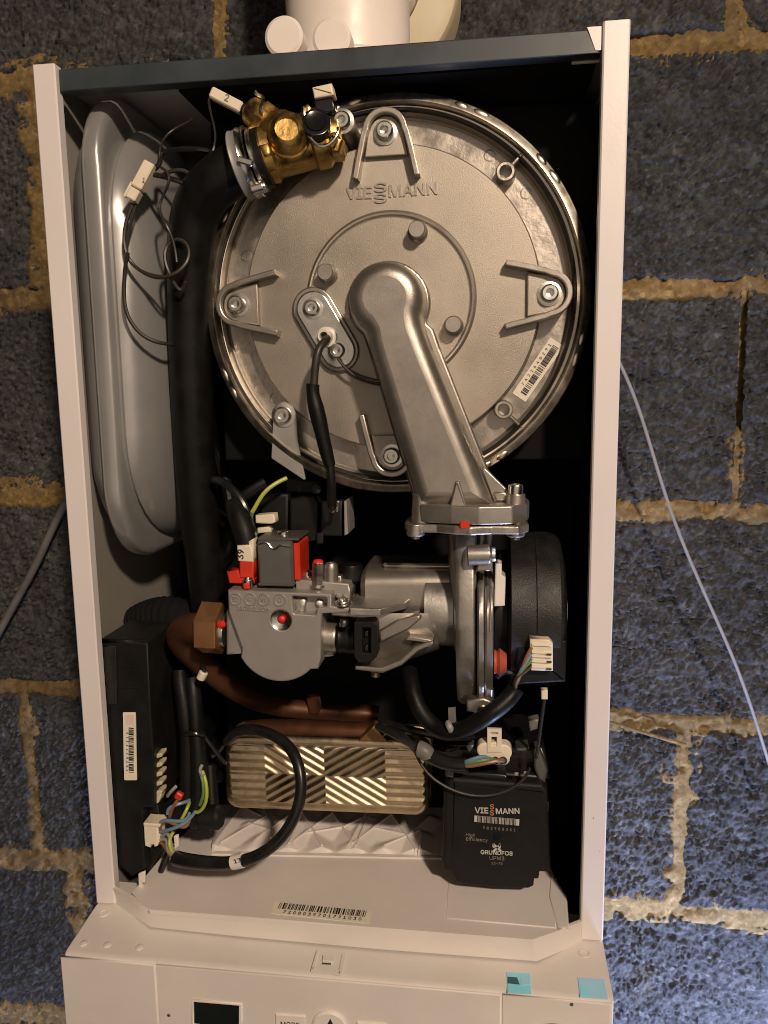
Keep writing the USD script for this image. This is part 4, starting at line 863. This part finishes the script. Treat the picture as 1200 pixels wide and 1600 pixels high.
pl_ = xy([(546, 950), (594, 951), (634, 941), (652, 928), (666, 917), (640, 909), (610, 915), (590, 924), (556, 926)], z_pl)
slab(mb, pl_, (0, 0, z_pl), XY, .0048, .0012, 3, .001); mx.part('top_plate', mb, cast_dark)
mb = MB(); pslab(mb, [(516, 953), (560, 956), (580, 960), (580, 968), (518, 962)], -.002, .03, .001); mx.part('bracket', mb, cast_smooth)
mb = MB(); cyl(mb, at(538, 975, -.002), at(538, 968, -.002), .0032); lathe(mb, [(.0036, 0), (.0030, .003), (0, .0036)], at(537, 972, -.002), (0, 0, -1), 16); mx.part('stud', mb, zinc)
# upper housing, a horizontal half round box behind the plate
x0, x1 = at(563, 900, .02)[0], at(704, 900, .02)[0]; z_h = at(600, 880, .04)[2]
prof = [(.016, z_h - .042), (.016, z_h - .012), (.019, z_h - .005), (.026, z_h - .001), (.036, z_h), (.070, z_h), (.070, z_h - .042)]
mb = MB(); slab(mb, prof, (x1, 0, 0), YZ, x1 - x0, .001, 2, back_bevel=.004); mx.part('upper_housing', mb, cast_smooth, smooth=40)
mb = MB(); box(mb, ((x0 + x1) / 2 + .008, .030, z_h + .0012), (x1 - x0 - .016, .008, .0036), None, .0014); mx.part('upper_rib', mb, cast_smooth)
mb = MB(); pslab(mb, [(592, 986), (622, 968), (652, 961), (658, 967), (638, 984), (594, 1004)], -.004, .012, .0012); mx.part('rib', mb, cast_smooth)
mb = MB(); pslab(mb, [(640, 994), (676, 1000), (677, 1006), (632, 1000)], -.004, .012, .0008); mx.part('rib', mb, cast_smooth)
mb = MB(); cyl(mb, at(587, 1050, .006), at(587, 1056, .006), .0034); mx.part('stud', mb, cast_smooth)
ad = Thing('air_hose_adapter', 'black rubber adapter and two slot socket joining valve outlet and mixer', 'adapter')
q0, q1 = at(528, 997, YG + .016), at(556, 998, YG + .016); mb = MB(); lathe(mb, [(.0100, 0), (.0112, .002), (.0104, .005), (.0112, .008), (.0108, np.linalg.norm(q1 - q0)), (0, np.linalg.norm(q1 - q0))], q0, q1 - q0, 32); ad.part('hose', mb, rubber)
pts_o = [(553, 972), (584, 971), (589, 977), (589, 1026), (581, 1034), (560, 1036), (553, 1026)]
mb = MB(); pslab(mb, pts_o, -.014, .020, .0006, .001, holes=[[(566, 981), (579, 981), (579, 999), (566, 999)], [(566, 1003), (579, 1003), (579, 1021), (566, 1021)]]); s_k = ad.part('socket', mb, black_plastic)
mb = MB(); pslab(mb, [(560, 978), (584, 978), (584, 1026), (560, 1026)], -.008, .010); s_k.sub('socket_floor', mb, foam_black)
for py in (990, 1012):
    mb = MB(); pslab(mb, [(570, py - 4), (575, py - 4), (575, py + 5), (570, py + 5)], -.0105, .004, .0004); s_k.sub('contact', mb, gloss_black)
mb = MB(); cyl(mb, at(548, 908, .030), at(548, 880, .030), .0100, .0090, .002); ad.part('cap', mb, rubber)

# ------------------------------------------------------------------ fan: volute casting and black motor
fan = Thing('fan', 'fan with upright aluminium volute and round black motor under the duct flange', 'fan')
yc, zc = .060, .2335
xf = lambda px: at(px, 970, -.01)[0]
def volute(x0, x1, r, outlet_y, bev, zt, neck=.036):
    a = np.linspace(math.pi * .98, math.pi * 2.6, 44)
    pts = [(yc + r * math.cos(t), zc + r * math.sin(t)) for t in a]
    pts = [(outlet_y, zt), (outlet_y, zc + .01)] + pts + [(outlet_y + .060, zt)]
    mb = MB(); slab(mb, Polygon(pts).buffer(0), (x1, 0, 0), YZ, x1 - x0, bev, 4, back_bevel=bev); return mb
z_fl = z_up - .0135
fan.part('volute', volute(xf(712), xf(744), .0715, -.012, .003, z_fl - .001), cast_dark, smooth=40)
mb = MB()       # sloping left cheek of the volute
yz = [(yc + .066 * math.cos(t), zc + .066 * math.sin(t)) for t in np.linspace(math.pi * .5, math.pi * 1.5, 26)]
A_ = [(xf(694), y_, z_) for y_, z_ in [(-.006, z_fl), (-.006, zc + .05), (-.004, zc + .02), (-.002, zc), (.004, zc - .03), (.02, zc - .055), (.04, zc - .066)]]
left = [695, 699, 706, 714, 718, 719, 722]; 
v = []
for (x_, y_, z_), lx in zip(A_, left): v += [(xf(lx), y_ + .016, z_), (xf(lx) + .0015, y_ + .004, z_), (xf(lx) + .006, y_ - .003, z_), (xf(738), y_ - .005, z_)]
f = []
for i in range(len(A_) - 1):
    for j in range(3): f.append((i * 4 + j, (i + 1) * 4 + j, (i + 1) * 4 + j + 1, i * 4 + j + 1))
mb.add(v, f); fan.part('volute_cheek', mb, cast_smooth, smooth=60)
for x0_, x1_, rr_, oy, m in ((746, 757, .0765, -.017, cast_dark), (758, 771, .0765, -.0175, cast_smooth)):
    fan.part('volute_flange', volute(xf(x0_), xf(x1_), rr_, oy, .0012, zc + .040), m, smooth=40)
mb = MB(); pslab(mb, [(766, 905), (768, 905), (768, 986), (765, 986)], -.0188, .002, .0004); fan.part('flange_edge', mb, zinc)
# screw boss at the top of the seam
q0, q1 = at(730, 868, -.016), at(766, 866, -.016); mb = MB(); cyl(mb, q0, q1, .0070, bevel=.001); bb = fan.part('screw_boss', mb, cast_smooth); mb = MB(); cyl(mb, q1, at(775, 866, -.016), .0052, bevel=.0012); bb.sub('screw', mb, zinc)
mb = MB(); pslab(mb, [(747, 868), (770, 866), (770, 892), (744, 894)], -.0165, .02, .0012); fan.part('seam_lug', mb, cast_smooth)
mb = MB(); pslab(mb, [(729, 1094), (755, 1091), (772, 1098), (757, 1117), (729, 1112)], -.004, .03, .0015); fan.part('seam_lug', mb, cast_smooth)
mb = MB(); q = at(753, 1108, -.004); lathe(mb, [(.0034, 0), (.0028, .002), (0, .0024)], q, NY, 16); fan.part('screw', mb, zinc)
# flange plate under the duct flange, with the red seal between
pl2 = [(fx0 - .003, .010), (fx0 - .003, -.012), (fx0 + .004, -.021), (fx0 + .020, -.022), (fx0 + .032, -.028), (fx1 - .040, -.031), (fx1 - .026, -.026), (fx1 - .008, -.026), (fx1 - .001, -.016), (fx1 - .002, .010), (fx1 - .006, .040), (fx0 + .004, .040)]
mb = MB(); slab(mb, pl2, (0, 0, z_up - .0135), XY, .0060, .0016, 3, .003, back_bevel=.001); fan.part('flange', mb, cast_ring)
for cx_ in (fx0 + .005, fx1 - .010):
    mb = MB(); cyl(mb, (cx_, -.016, z_up - .0225), (cx_, -.016, z_up - .014), .0064, bevel=.001); cyl(mb, (cx_, -.016, z_up - .0245), (cx_, -.016, z_up - .0222), .0030); fan.part('bolt_boss', mb, cast_ring)
se = at(726, 818, -.030); mb = MB(); box(mb, (se[0], -.0265, z_up - .0128), (.0068, .008, .0050), None, .001); fan.part('seal', mb, red_plastic)
# motor
mr = .0595; mz = .2375; mxs = [xf(796), xf(800), xf(840), xf(841), xf(842), xf(880), xf(885), xf(890)]
mb = MB(); lathe(mb, [(0, 0), (mr - .003, 0), (mr, .002), (mr, mxs[2] - mxs[0]), (mr - .0006, mxs[3] - mxs[0]), (mr, mxs[4] - mxs[0]), (mr, mxs[5] - mxs[0]), (mr - .0008, mxs[5] - mxs[0] + .0004), (mr - .002, mxs[6] - mxs[0]), (mr - .010, mxs[7] - mxs[0]), (mr - .014, mxs[7] - mxs[0] + .001), (0, mxs[7] - mxs[0] + .001)], (mxs[0], yc, mz), (1, 0, 0), 110); mo = fan.part('motor', mb, textured_black, smooth=35)
mb = MB(); cyl(mb, (xf(772), yc, mz), (mxs[0], yc, mz), .045, bevel=.001, segs=50); mo.sub('motor_neck', mb, black_plastic)
mb = MB(); lathe(mb, [(.020, 0), (.020, .004), (.018, .005), (0, .005)], (mxs[7], yc, mz), (1, 0, 0), 40); mo.sub('end_cap', mb, zinc)
mb = MB(); pslab(mb, [(806, 1000), (886, 1000), (884, 1066), (806, 1070)], .002, .03, .002, .001); mo.sub('terminal_box', mb, black_plastic)
mb = MB(); pslab(mb, [(774, 880), (784, 882), (784, 898), (790, 902), (789, 947), (772, 948)], -.006, .014, .0012); fan.part('clip', mb, white_cap)
mb = MB(); q0 = at(772, 1034, .004); lathe(mb, [(.0085, 0), (.0085, .0015), (.0075, .002), (.0100, .004), (.0060, .009), (0, .009)], q0, (1, 0, 0), 26); fan.part('rubber_mount', mb, rubber_red)
mb = MB(); tube(mb, curve([(776, 1058, .006), (790, 1050, .006), (806, 1056, .006)]), .0022, 8); fan.part('bracket', mb, gloss_black)
fc = Thing('fan_plug', 'white multi way plug on the front of the black fan motor', 'connector')
mb = MB(); pslab(mb, [(828, 998), (858, 1000), (864, 1006), (864, 1049), (830, 1048)], -.007, .010, .0010); pk = fc.part('plug', mb, cream)
for py in (1006, 1018, 1024, 1032, 1040):
    mb = MB(); pslab(mb, [(831, py), (862, py + 1.5), (862, py + 5), (831, py + 3.5)], -.0084, .003, .0006); pk.sub('ridge', mb, cream)
for py in (1022, 1034, 1045):
    mb = MB(); pslab(mb, [(854, py - 1), (862, py - .5), (862, py + 2), (854, py + 1.5)], -.0086, .001); pk.sub('slot', mb, rail_paint)
fcab = Thing('fan_cable', 'black sheathed cable sweeping from the fan plug down and up behind the mixer', 'cable')
for k, m in enumerate((wire_brown, wire_blue, wire_green, copper)):
    mb = MB(); tube(mb, curve([(831, 1012 + 9 * k, -.006), (824 - k, 1024 + 8 * k, -.008), (814 - k * 2, 1050 + 3 * k, -.008), (803 + k, 1078 + k, -.006)]), .0013, 7); fcab.part('wire', mb, m)
mb = MB(); tube(mb, curve([(806, 1075, -.006), (790, 1096, -.010), (762, 1118, -.014), (730, 1136, -.010), (703, 1144, -.006), (680, 1136, .0), (658, 1112, .006), (645, 1080, .014), (640, 1050, .03)]), .0062, 14); fcab.part('sheath', mb, rubber, smooth=60)
mb = MB(); tube(mb, curve([(701, 1150, -.006), (705, 1144, -.009), (703, 1137, -.012), (700, 1130, -.008)]), .0024, 8); fcab.part('cable_tie', mb, grey_wire)
mb = MB(); pslab(mb, [(700, 1106), (712, 1105), (713, 1134), (701, 1134)], -.004, .0008); fcab.part('tag', mb, cable_grey)
sp = Thing('small_plug', 'tiny white plug under the fan motor with a thin black wire', 'connector')
mb = MB(); pslab(mb, [(846, 1079), (856, 1079), (856, 1093), (846, 1093)], .004, .006, .0008); sp.part('plug', mb, cream)
mb = MB(); tube(mb, curve([(851, 1092, .006), (848, 1112, .006), (843, 1150, .008), (838, 1185, .012)]), .0013, 8); sp.part('wire', mb, cable_brown)
mb = MB(); pslab(mb, [(826, 1128), (842, 1124), (840, 1140), (828, 1144)], .03, .01, .002); sp.part('clip', mb, cable_grey)

# ------------------------------------------------------------------ plate heat exchanger
hx = Thing('plate_heat_exchanger', 'brazed plate heat exchanger with gleaming pressed chevrons above the tray', 'heat exchanger')
YX = .050
out = [(350, 1149), (672, 1158), (670, 1277), (351, 1264)]
poly = Polygon(xz(out, YX)).buffer(-.0115).buffer(.0115, quad_segs=10)
mb = MB(); slab(mb, poly, (0, YX, 0), XZ, .012, .0045, 5); face = hx.part('front_plate', mb, gold_steel, smooth=50)
for k in range(5):
    mb = MB(); slab(mb, poly.buffer(-.002 if k % 2 == 0 else .0006), (0, YX + .0125 + k * .0045, 0), XZ, .0040, .001, 2); hx.part('plate', mb, gold_steel)
p00, p10 = at(352, 1206, YX), at(670, 1218, YX); ex = (p10 - p00); LX = np.linalg.norm(ex); ex /= LX; ez = np.cross(NY, ex); oc = (p00 + p10) / 2
# the pressed chevrons: ridges nested like arrowheads, pointing at the middle from both ends
nx, nz = 340, 124; HXL, HXH = LX / 2 - .0015, .0272
gx, gz = np.meshgrid(np.linspace(-HXL, HXL, nx), np.linspace(-HXH, HXH, nz))
lev = np.abs(gz - .0006) + .60 * np.maximum(0, HXL * .60 - np.abs(gx))
ph = (lev / .0072 + .25) % 1.0; prof_ = np.clip((np.abs(2 * ph - 1) - .12) / .76, 0, 1)
rr_ = .0105; ex_, ez_ = np.maximum(np.abs(gx) - (HXL - rr_), 0), np.maximum(np.abs(gz) - (HXH - rr_), 0); edge = rr_ - np.hypot(ex_, ez_)
fade = np.clip((edge - .0012) / .0022, 0, 1); keep = edge > -.0002
hgt = -.0012 + .0012 * np.clip(edge / .002, 0, 1) + .00135 * prof_ * fade
vv = oc + gx[..., None] * ex + gz[..., None] * ez + hgt[..., None] * NY + NY * .0006
i_ = (np.arange(nz - 1)[:, None] * nx + np.arange(nx - 1)); kk = keep[:-1, :-1] & keep[1:, 1:] & keep[:-1, 1:] & keep[1:, :-1]; i_ = i_[kk]
mb = MB(); mb.add(vv.reshape(-1, 3), np.c_[i_, i_ + 1, i_ + nx + 1, i_ + nx]); face.sub('pressed_chevrons', mb, gold_steel, smooth=True)
hh_ = None
mb = MB(); cyl(mb, at(346, 1200, YX + .02), at(330, 1200, YX + .02), .012); hx.part('connection', mb, black_plastic)

# ------------------------------------------------------------------ circulation pump
pu = Thing('circulation_pump', 'black circulation pump head with white maker print at lower right', 'pump')
YPm = .018
face_pts = [(700, 1222), (708, 1216), (848, 1226), (856, 1236), (861, 1364), (843, 1364), (842, 1375), (835, 1375), (834, 1386), (826, 1390), (780, 1389), (722, 1383), (713, 1379), (704, 1365), (693, 1360), (691, 1345), (693, 1238)]
mb = MB(); pslab(mb, face_pts, YPm, .070, .0030, .0008, 4); pu.part('pump_head', mb, pump_black, smooth=30)
mb = MB(); pslab(mb, [(704, 1200), (846, 1210), (852, 1228), (698, 1218)], YPm + .010, .05, .004); pu.part('pump_neck', mb, gloss_black)
mb = MB(); pslab(mb, [(720, 1205), (790, 1210), (793, 1222), (722, 1214)], YPm + .004, .02, .002); pu.part('connector_rim', mb, gloss_black)
Yt = YPm - .0001
mb = MB(); text(mb, 'VIE', (742, 1270), (763, 1270.6), Yt, bold=True); text(mb, 'MANN', (775, 1271.5), (812, 1271), Yt, bold=True); pu.part('lettering', mb, print_white)
mb = MB(); text(mb, 'S', (765.5, 1264), (772, 1264.3), Yt, bold=True); text(mb, 'S', (765.5, 1273.5), (772, 1273.8), Yt, bold=True)
pu.part('emblem', mb, print_orange)
a, b = at(741, 1284, Yt), at(811, 1290, Yt); mb = MB(); u = (b - a); L = np.linalg.norm(u); u /= L; v_ = np.cross(NY, u)
slab(mb, [(0, 0), (L, 0), (L, .0052), (0, .0052)], a + NY * .0001, (u, v_), .0001); pb = pu.part('barcode_label', mb, print_white)
mb = MB(); bars(mb, a + u * .0022 + NY * .0002, a + u * (L - .0022) + NY * .0002, .0052, NY, 34, seed=2); pb.sub('barcode', mb, ink)
mb = MB(); digits(mb, '983988051', at(753, 1295, Yt), at(807, 1299, Yt), .0022); pu.part('lettering', mb, print_grey)
mb = MB(); text(mb, 'High', (728, 1306), (742, 1307), Yt); text(mb, 'Efficiency', (728, 1313), (762, 1315), Yt); pu.part('lettering', mb, print_grey)
mb = MB(); cyl(mb, at(777, 1306, YPm + .002), at(777, 1306, YPm - .0012), .0030, bevel=.0005); pu.part('centre_dot', mb, foam_black)
mb = MB()
for pts in ([(769, 1319), (772, 1318), (784, 1329), (782, 1331)], [(769, 1330), (781, 1318), (783, 1320), (772, 1332)], [(769, 1319), (772, 1319), (773, 1325), (770, 1324)], [(780, 1318), (783, 1320), (782, 1326), (779, 1325)]): pslab(mb, pts, Yt - .0002, .0002)
pu.part('emblem', mb, print_white)
mb = MB(); text(mb, 'GRUNDFOS', (751, 1334), (801, 1336.5), Yt, bold=True); pu.part('lettering', mb, print_white)
mb = MB(); text(mb, 'UPM3', (765, 1343), (788, 1344), Yt); text(mb, '15-75', (768, 1350), (785, 1351), Yt); pu.part('lettering', mb, print_grey)
mb = MB(); pslab(mb, [(838, 1252), (858, 1254), (858, 1270), (838, 1268)], YPm + .0004, .002, .0006); pu.part('marking_plate', mb, black_plastic)
pp = Thing('pump_plug', 'white three pole plug with latch on top of the black pump', 'connector')
yq = .010
mb = MB(); loop = Polygon(xz([(761, 1139), (784, 1140), (784, 1176), (761, 1176)], yq)).difference(Polygon(xz([(768, 1152), (776, 1152), (776, 1166), (768, 1166)], yq))).difference(Polygon(xz([(767, 1145), (778, 1145), (778, 1148), (767, 1148)], yq)))
slab(mb, loop, (0, yq, 0), XZ, .003, .0006, 2); pp.part('latch', mb, cream)
body = shapely.union_all([Point(*at(px, py, yq)[[0, 2]]).buffer(.0062) for px, py in ((758, 1174), (773, 1173), (787, 1177))] + [Point(*at(px, py, yq)[[0, 2]]).buffer(.0052) for px, py in ((765, 1186), (776, 1187), (786, 1187))])
body = body.buffer(.001).buffer(-.001).simplify(.0002)
mb = MB(); slab(mb, body, (0, yq + .001, 0), XZ, .010, .0012, 3); bd = pp.part('plug', mb, cream)
for px in (764, 774, 786):
    mb = MB(); lathe(mb, [(.0030, 0), (.0032, .0004), (.0024, .0006), (.0022, .0002), (0, .0002)], at(px, 1188, yq + .0005), NY, 18); bd.sub('wire_hole', mb, rail_paint)
pc = Thing('pump_cable', 'black cable with bare coloured wires running to the white pump plug', 'cable')
mb = MB(); tube(mb, curve([(650, 1165, .02), (668, 1178, .012), (692, 1190, .006), (728, 1194, .002)]), [.0046, .0056, .0056, .0050], 12); pc.part('sheath', mb, cable_black)
for k, (m, px, py) in enumerate(((wire_blue, 763, 1185), (wire_green, 773, 1188), (brass, 786, 1189))):
    mb = MB(); tube(mb, curve([(724, 1192 + k * 2, .002), (740, 1186 + k * 5, .0), (px - 10, py - 2 + k, .002), (px, py, .006)]), .0015, 8); pc.part('wire', mb, m if m is not brass else wire_brown)
mb = MB(); tube(mb, curve([(655, 1170, .011), (664, 1174, .010), (668, 1180, .010)]), .0064, 12); pc.part('marker', mb, cable_grey)
mb = MB(); tube(mb, curve([(648, 1172, .016), (662, 1200, .014), (685, 1222, .012), (725, 1240, .012), (770, 1242, .012), (808, 1226, .012), (828, 1200, .012)]), .0011, 8); pc.part('wire', mb, cable_brown)
for pts in ([(590, 1135, .03), (620, 1150, .02), (650, 1166, .016), (690, 1180, .012), (715, 1176, .016)], [(600, 1128, .035), (640, 1140, .025), (690, 1150, .022), (740, 1150, .03)], [(605, 1140, .03), (640, 1160, .02), (660, 1180, .018), (700, 1198, .012), (730, 1202, .012)]):
    mb = MB(); tube(mb, curve(pts), .0030, 8); pc.part('cable', mb, cable_black)
pf = Thing('pump_fitting', 'black pump housing with small steel clips behind the white plug', 'fitting')
mb = MB(); pslab(mb, [(690, 1160), (850, 1166), (862, 1222), (694, 1216)], .040, .06, .006); pf.part('housing', mb, gloss_black)
for pts in ([(806, 1170), (826, 1168), (826, 1174), (810, 1176)], [(834, 1172), (842, 1170), (856, 1205), (852, 1224), (842, 1222), (834, 1200)], [(728, 1166), (740, 1164), (742, 1172), (732, 1178)]):
    mb = MB(); pslab(mb, pts, .026, .014, .002); pf.part('clip', mb, dark_steel)
for px, py in ((807, 1209), (822, 1207)):
    mb = MB(); box(mb, at(px, py, .014), (.004, .003, .003), None, .0008); pf.part('terminal', mb, zinc)
mb = MB(); pslab(mb, [(698, 1202), (710, 1204), (708, 1216), (697, 1214)], .014, .01, .001); pf.part('clip', mb, dark_steel)

# ------------------------------------------------------------------ control box on the left, its plugs and the wiring loom
cb = Thing('control_box', 'tall black plastic electronics box with a barcode sticker at the left', 'control box')
YB = .012
mb = MB(); pslab(mb, [(150, 1004), (230, 1005), (236, 1120), (240, 1176), (240, 1262), (222, 1262), (226, 1358), (206, 1370), (186, 1352), (160, 1350)], YB, .16, .0012); cb.part('housing', mb, black_plastic)
mb = MB(); z_t = at(200, 1003, YB)[2]; slab(mb, [(at(158, 1003, YB)[0], YB), (at(229, 1003, YB)[0], YB), (at(229, 1003, YB)[0], YB + .12), (at(158, 1003, YB)[0], YB + .12)], (0, 0, z_t + .002), XY, .003, .0008); cb.part('lid', mb, textured_black)
mb = MB(); pslab(mb, [(160, 1010), (181, 1010), (183, 1100), (166, 1102)], YB - .0015, .003, .0006); cb.part('hinge_strip', mb, textured_black)
for z_ in (1040, 1072):
    mb = MB(); pslab(mb, [(184, z_), (215, z_), (215, z_ + 4), (184, z_ + 4)], YB - .0006, .002, .0004); cb.part('ridge', mb, black_plastic)
mb = MB(); pslab(mb, [(192, 1113), (212, 1113), (214, 1219), (194, 1219)], YB - .0006, .0005, 0, .0008); lb = cb.part('barcode_label', mb, paper)
mb = MB(); pslab(mb, [(196, 1117), (209, 1117), (209, 1132), (196, 1132)], YB - .0008, .0002); lb.sub('print', mb, paper_pink)
a, b = at(201, 1207, YB - .0007), at(200, 1135, YB - .0007); mb = MB(); bars(mb, a + np.array([.0044, 0, 0]), b + np.array([.0048, 0, 0]), .0042, NY, 30, seed=6); lb.sub('barcode', mb, ink)
mb = MB(); digits(mb, '7838377219', a + np.array([-.0002, 0, 0]), b + np.array([.0002, 0, -.004]), .0018); lb.sub('lettering', mb, ink)
for k in range(5):
    py = 1180 + k * 14.5; mb = MB(); pslab(mb, [(236, py), (252, py - 3), (253, py + 3), (237, py + 8)], YB + .006, .010, .0012); cb.part('cooling_fin', mb, cream_old, label=None)
mb = MB(); pslab(mb, [(238, 1246), (252, 1240), (248, 1254), (240, 1260)], YB + .006, .010, .001); cb.part('cooling_fin', mb, cream_old)
mb = MB(); pslab(mb, [(222, 1262), (246, 1258), (252, 1290), (252, 1330), (232, 1362), (224, 1362)], YB + .012, .05, .001); cb.part('lower_cover', mb, black_plastic)
bp = Thing('board_plug', 'cream multi way plug at the foot of the black control box', 'connector')
mb = MB(); pslab(mb, [(224, 1288), (246, 1290), (246, 1322), (241, 1324), (240, 1320), (236, 1320), (235, 1325), (226, 1322)], YB - .002, .012, .0010); bp.part('plug', mb, cream)
mb = MB(); pslab(mb, [(224, 1286), (250, 1288), (250, 1293), (224, 1291)], YB - .003, .014, .0008); pslab(mb, [(245, 1292), (250, 1292), (250, 1318), (246, 1318)], YB - .001, .010, .0006); bp.part('plug_rim', mb, cream)
lm = Thing('wiring_loom', 'pair of black conduits tied together beside the control box', 'cable')
for pts in ([(281, 1046, .05), (284, 1080, .045), (290, 1120, .04), (294, 1180, .036), (293, 1240, .032), (296, 1262, .030)], [(300, 1062, .05), (303, 1090, .044), (307, 1140, .038), (311, 1200, .032), (310, 1250, .028), (306, 1268, .026)]):
    mb = MB(); tube(mb, curve(pts), .0066, 14); lm.part('conduit', mb, rubber, smooth=50)
mb = MB(); tube(mb, curve([(288, 1148, .032), (302, 1146, .028), (318, 1148, .032)]), .0018, 8); lm.part('cable_tie', mb, cable_black)
for pts, r_ in (([(316, 1146, .040), (330, 1165, .040), (345, 1185, .042), (352, 1192, .046)], .0018), ([(352, 1160, .05), (340, 1176, .045), (330, 1182, .042)], .0018), ([(252, 1360, .020), (262, 1335, .020), (268, 1320, .022)], .0026)):
    mb = MB(); tube(mb, curve(pts), r_, 8); lm.part('wire', mb, cable_black)
cw = Thing('control_wires', 'loose blue, brown, grey and yellow green wires at the cream board plug', 'wire')
for pts, m in (([(250, 1300, .012), (262, 1297, .008), (285, 1288, .008), (300, 1275, .016), (306, 1266, .022)], wire_blue), ([(250, 1297, .012), (264, 1284, .010), (285, 1292, .010), (296, 1280, .016)], wire_brown), ([(250, 1294, .012), (258, 1282, .010), (282, 1283, .010), (296, 1270, .018)], wire_blue),
               ([(262, 1272, .014), (266, 1262, .014), (280, 1256, .016), (296, 1250, .024)], wire_blue), ([(265, 1276, .016), (272, 1258, .014), (282, 1246, .016)], wire_brown), ([(296, 1254, .022), (292, 1264, .016), (286, 1276, .014), (278, 1288, .014)], wire_yellow),
               ([(316, 1205, .022), (322, 1225, .018), (322, 1250, .016), (314, 1266, .018), (306, 1269, .020)], wire_yellow), ([(314, 1210, .022), (318, 1235, .018), (312, 1258, .018)], wire_green), ([(250, 1312, .012), (260, 1314, .010), (262, 1326, .004), (272, 1336, -.002)], grey_wire), ([(250, 1316, .012), (257, 1322, .008), (266, 1336, .0), (278, 1342, -.004)], wire_brown),
               ([(271, 1300, .008), (265, 1318, .004), (270, 1332, .0), (282, 1338, -.004)], wire_yellow), ([(252, 1308, .012), (264, 1306, .008), (268, 1322, .004), (280, 1336, -.003)], grey_wire), ([(262, 1244, .02), (268, 1236, .018), (276, 1228, .02)], grey_wire), ([(316, 1195, .026), (313, 1206, .022), (320, 1212, .020)], grey_wire)):
    mb = MB(); tube(mb, curve(pts), .0014, 8); cw.part('wire', mb, m)
mb = MB(); box(mb, at(280, 1243, .014), (.006, .005, .006), rotm([0, 1, 0], 30), .001); cw.part('ferrule', mb, red_plastic)
mb = MB(); pslab(mb, [(271, 1308), (277, 1306), (279, 1322), (273, 1328)], .000, .003, .0008); cw.part('sleeve', mb, white_cap)
lc = Thing('loop_cable', 'glossy black cable looping over the plate heat exchanger with a white marker', 'cable')
loop_pts = [(275, 1341, -.004), (300, 1346, -.008), (345, 1349, -.012), (390, 1342, -.015), (430, 1318, -.015), (458, 1280, -.012), (470, 1238, -.008), (466, 1195, .0), (448, 1164, .010), (420, 1146, .020), (385, 1140, .032), (355, 1158, .045)]
mb = MB(); tube(mb, curve(loop_pts), [.0058, .0056, .0050, .0046, .0044, .0044, .0044, .0044, .0044, .0042, .0042, .0042], 16, 10); lc.part('sheath', mb, cable_black, smooth=60)
mb = MB(); tube(mb, curve([(364, 1347.5, -.0135), (371, 1346, -.014), (380, 1344, -.0147)]), .0056, 16); lm_ = lc.part('marker', mb, white_cap)
mb = MB(); text(mb, '17', at(367, 1349, -.0200), at(377, 1347, -.0200), UV=NY, depth=.0004); lm_.sub('lettering', mb, ink)
dv = Thing('drain_valve', 'black drain valve lying on the white tray beside the heat exchanger', 'valve')
mb = MB(); q0, q1 = at(300, 1279, .03), at(346, 1276, .03); L = np.linalg.norm(q1 - q0); lathe(mb, [(0, 0), (.0080, 0), (.0085, L * .3), (.0100, L * .35), (.0100, L * .9), (.0080, L), (0, L)], q0, q1 - q0, 28); dv.part('body', mb, black_plastic)
mb = MB(); pslab(mb, [(306, 1286), (336, 1284), (332, 1292), (326, 1301), (308, 1300)], .024, .014, .001); dv.part('foot', mb, black_plastic)
mb = MB(); cyl(mb, at(333, 1276, .036), at(327, 1195, .05), .0055, .0060); dv.part('pipe', mb, rubber)
sc = Thing('plug_tip', 'small cream cable end below the copper gas pipe', 'connector')
mb = MB(); a, b = at(319, 1049, .030), at(313, 1061, .030); cyl(mb, a, b, .0036, bevel=.001); sc.part('tip', mb, cream)
mb = MB(); tube(mb, curve([(316, 1040, .034), (318, 1046, .031), (319, 1051, .030)]), .0022, 8); sc.part('wire', mb, cable_black)
bh = Thing('condensate_hose', 'black corrugated hose arching behind the control box', 'hose')
mb = MB(); tube(mb, curve([(205, 985, .09), (235, 966, .08), (270, 962, .075), (300, 975, .08)]), .016, 18, ripple=.005); bh.part('hose', mb, foam_black)
dh = Thing('side_hose', 'dark hose hanging behind the black insulated pipe', 'hose')
mb = MB(); tube(mb, curve([(332, 600, .12), (340, 690, .12), (352, 745, .11), (362, 800, .10)]), .005, 10); dh.part('hose', mb, rubber)
bb_ = Thing('return_pipe', 'short dark pipe elbow between the insulated pipe and gas valve', 'pipe')
mb = MB(); tube(mb, curve([(330, 800, .10), (345, 815, .08), (362, 845, .06), (350, 872, .06), (338, 885, .07)]), .008, 14); bb_.part('elbow', mb, rubber)

# ------------------------------------------------------------------ cables on the wall
wl = Thing('wall_cable', 'grey round cable running down the wall at the left of the boiler', 'cable')
yw = YW - .012
mb = MB(); tube(mb, curve([(112, 770, yw), (97, 796, yw), (80, 830, yw), (55, 884, yw), (30, 930, yw), (0, 985, yw), (-40, 1058, yw)]), .0042, 12); wl.part('cable', mb, cable_grey)
wr = Thing('hanging_wire', 'thin pale wire hanging away from the wall at the right of the boiler', 'wire')
mb = MB(); tube(mb, curve([(955, 540, YW - .045), (972, 575, YW - .045), (1000, 645, YW - .045), (1046, 792, YW - .045), (1100, 925, YW - .045), (1150, 1040, YW - .044), (1185, 1140, YW - .042), (1215, 1235, YW - .040)]), .0016, 10); wr.part('wire', mb, grey_wire)
wt = Thing('thin_stick', 'thin brown stick caught in the mortar right of the boiler', 'stick')
mb = MB(); tube(mb, curve([(940, 1124, YW - .006), (1000, 1143, YW - .006), (1072, 1164, YW - .004)]), .0020, 8); wt.part('stick', mb, mortar_m)

write_all()
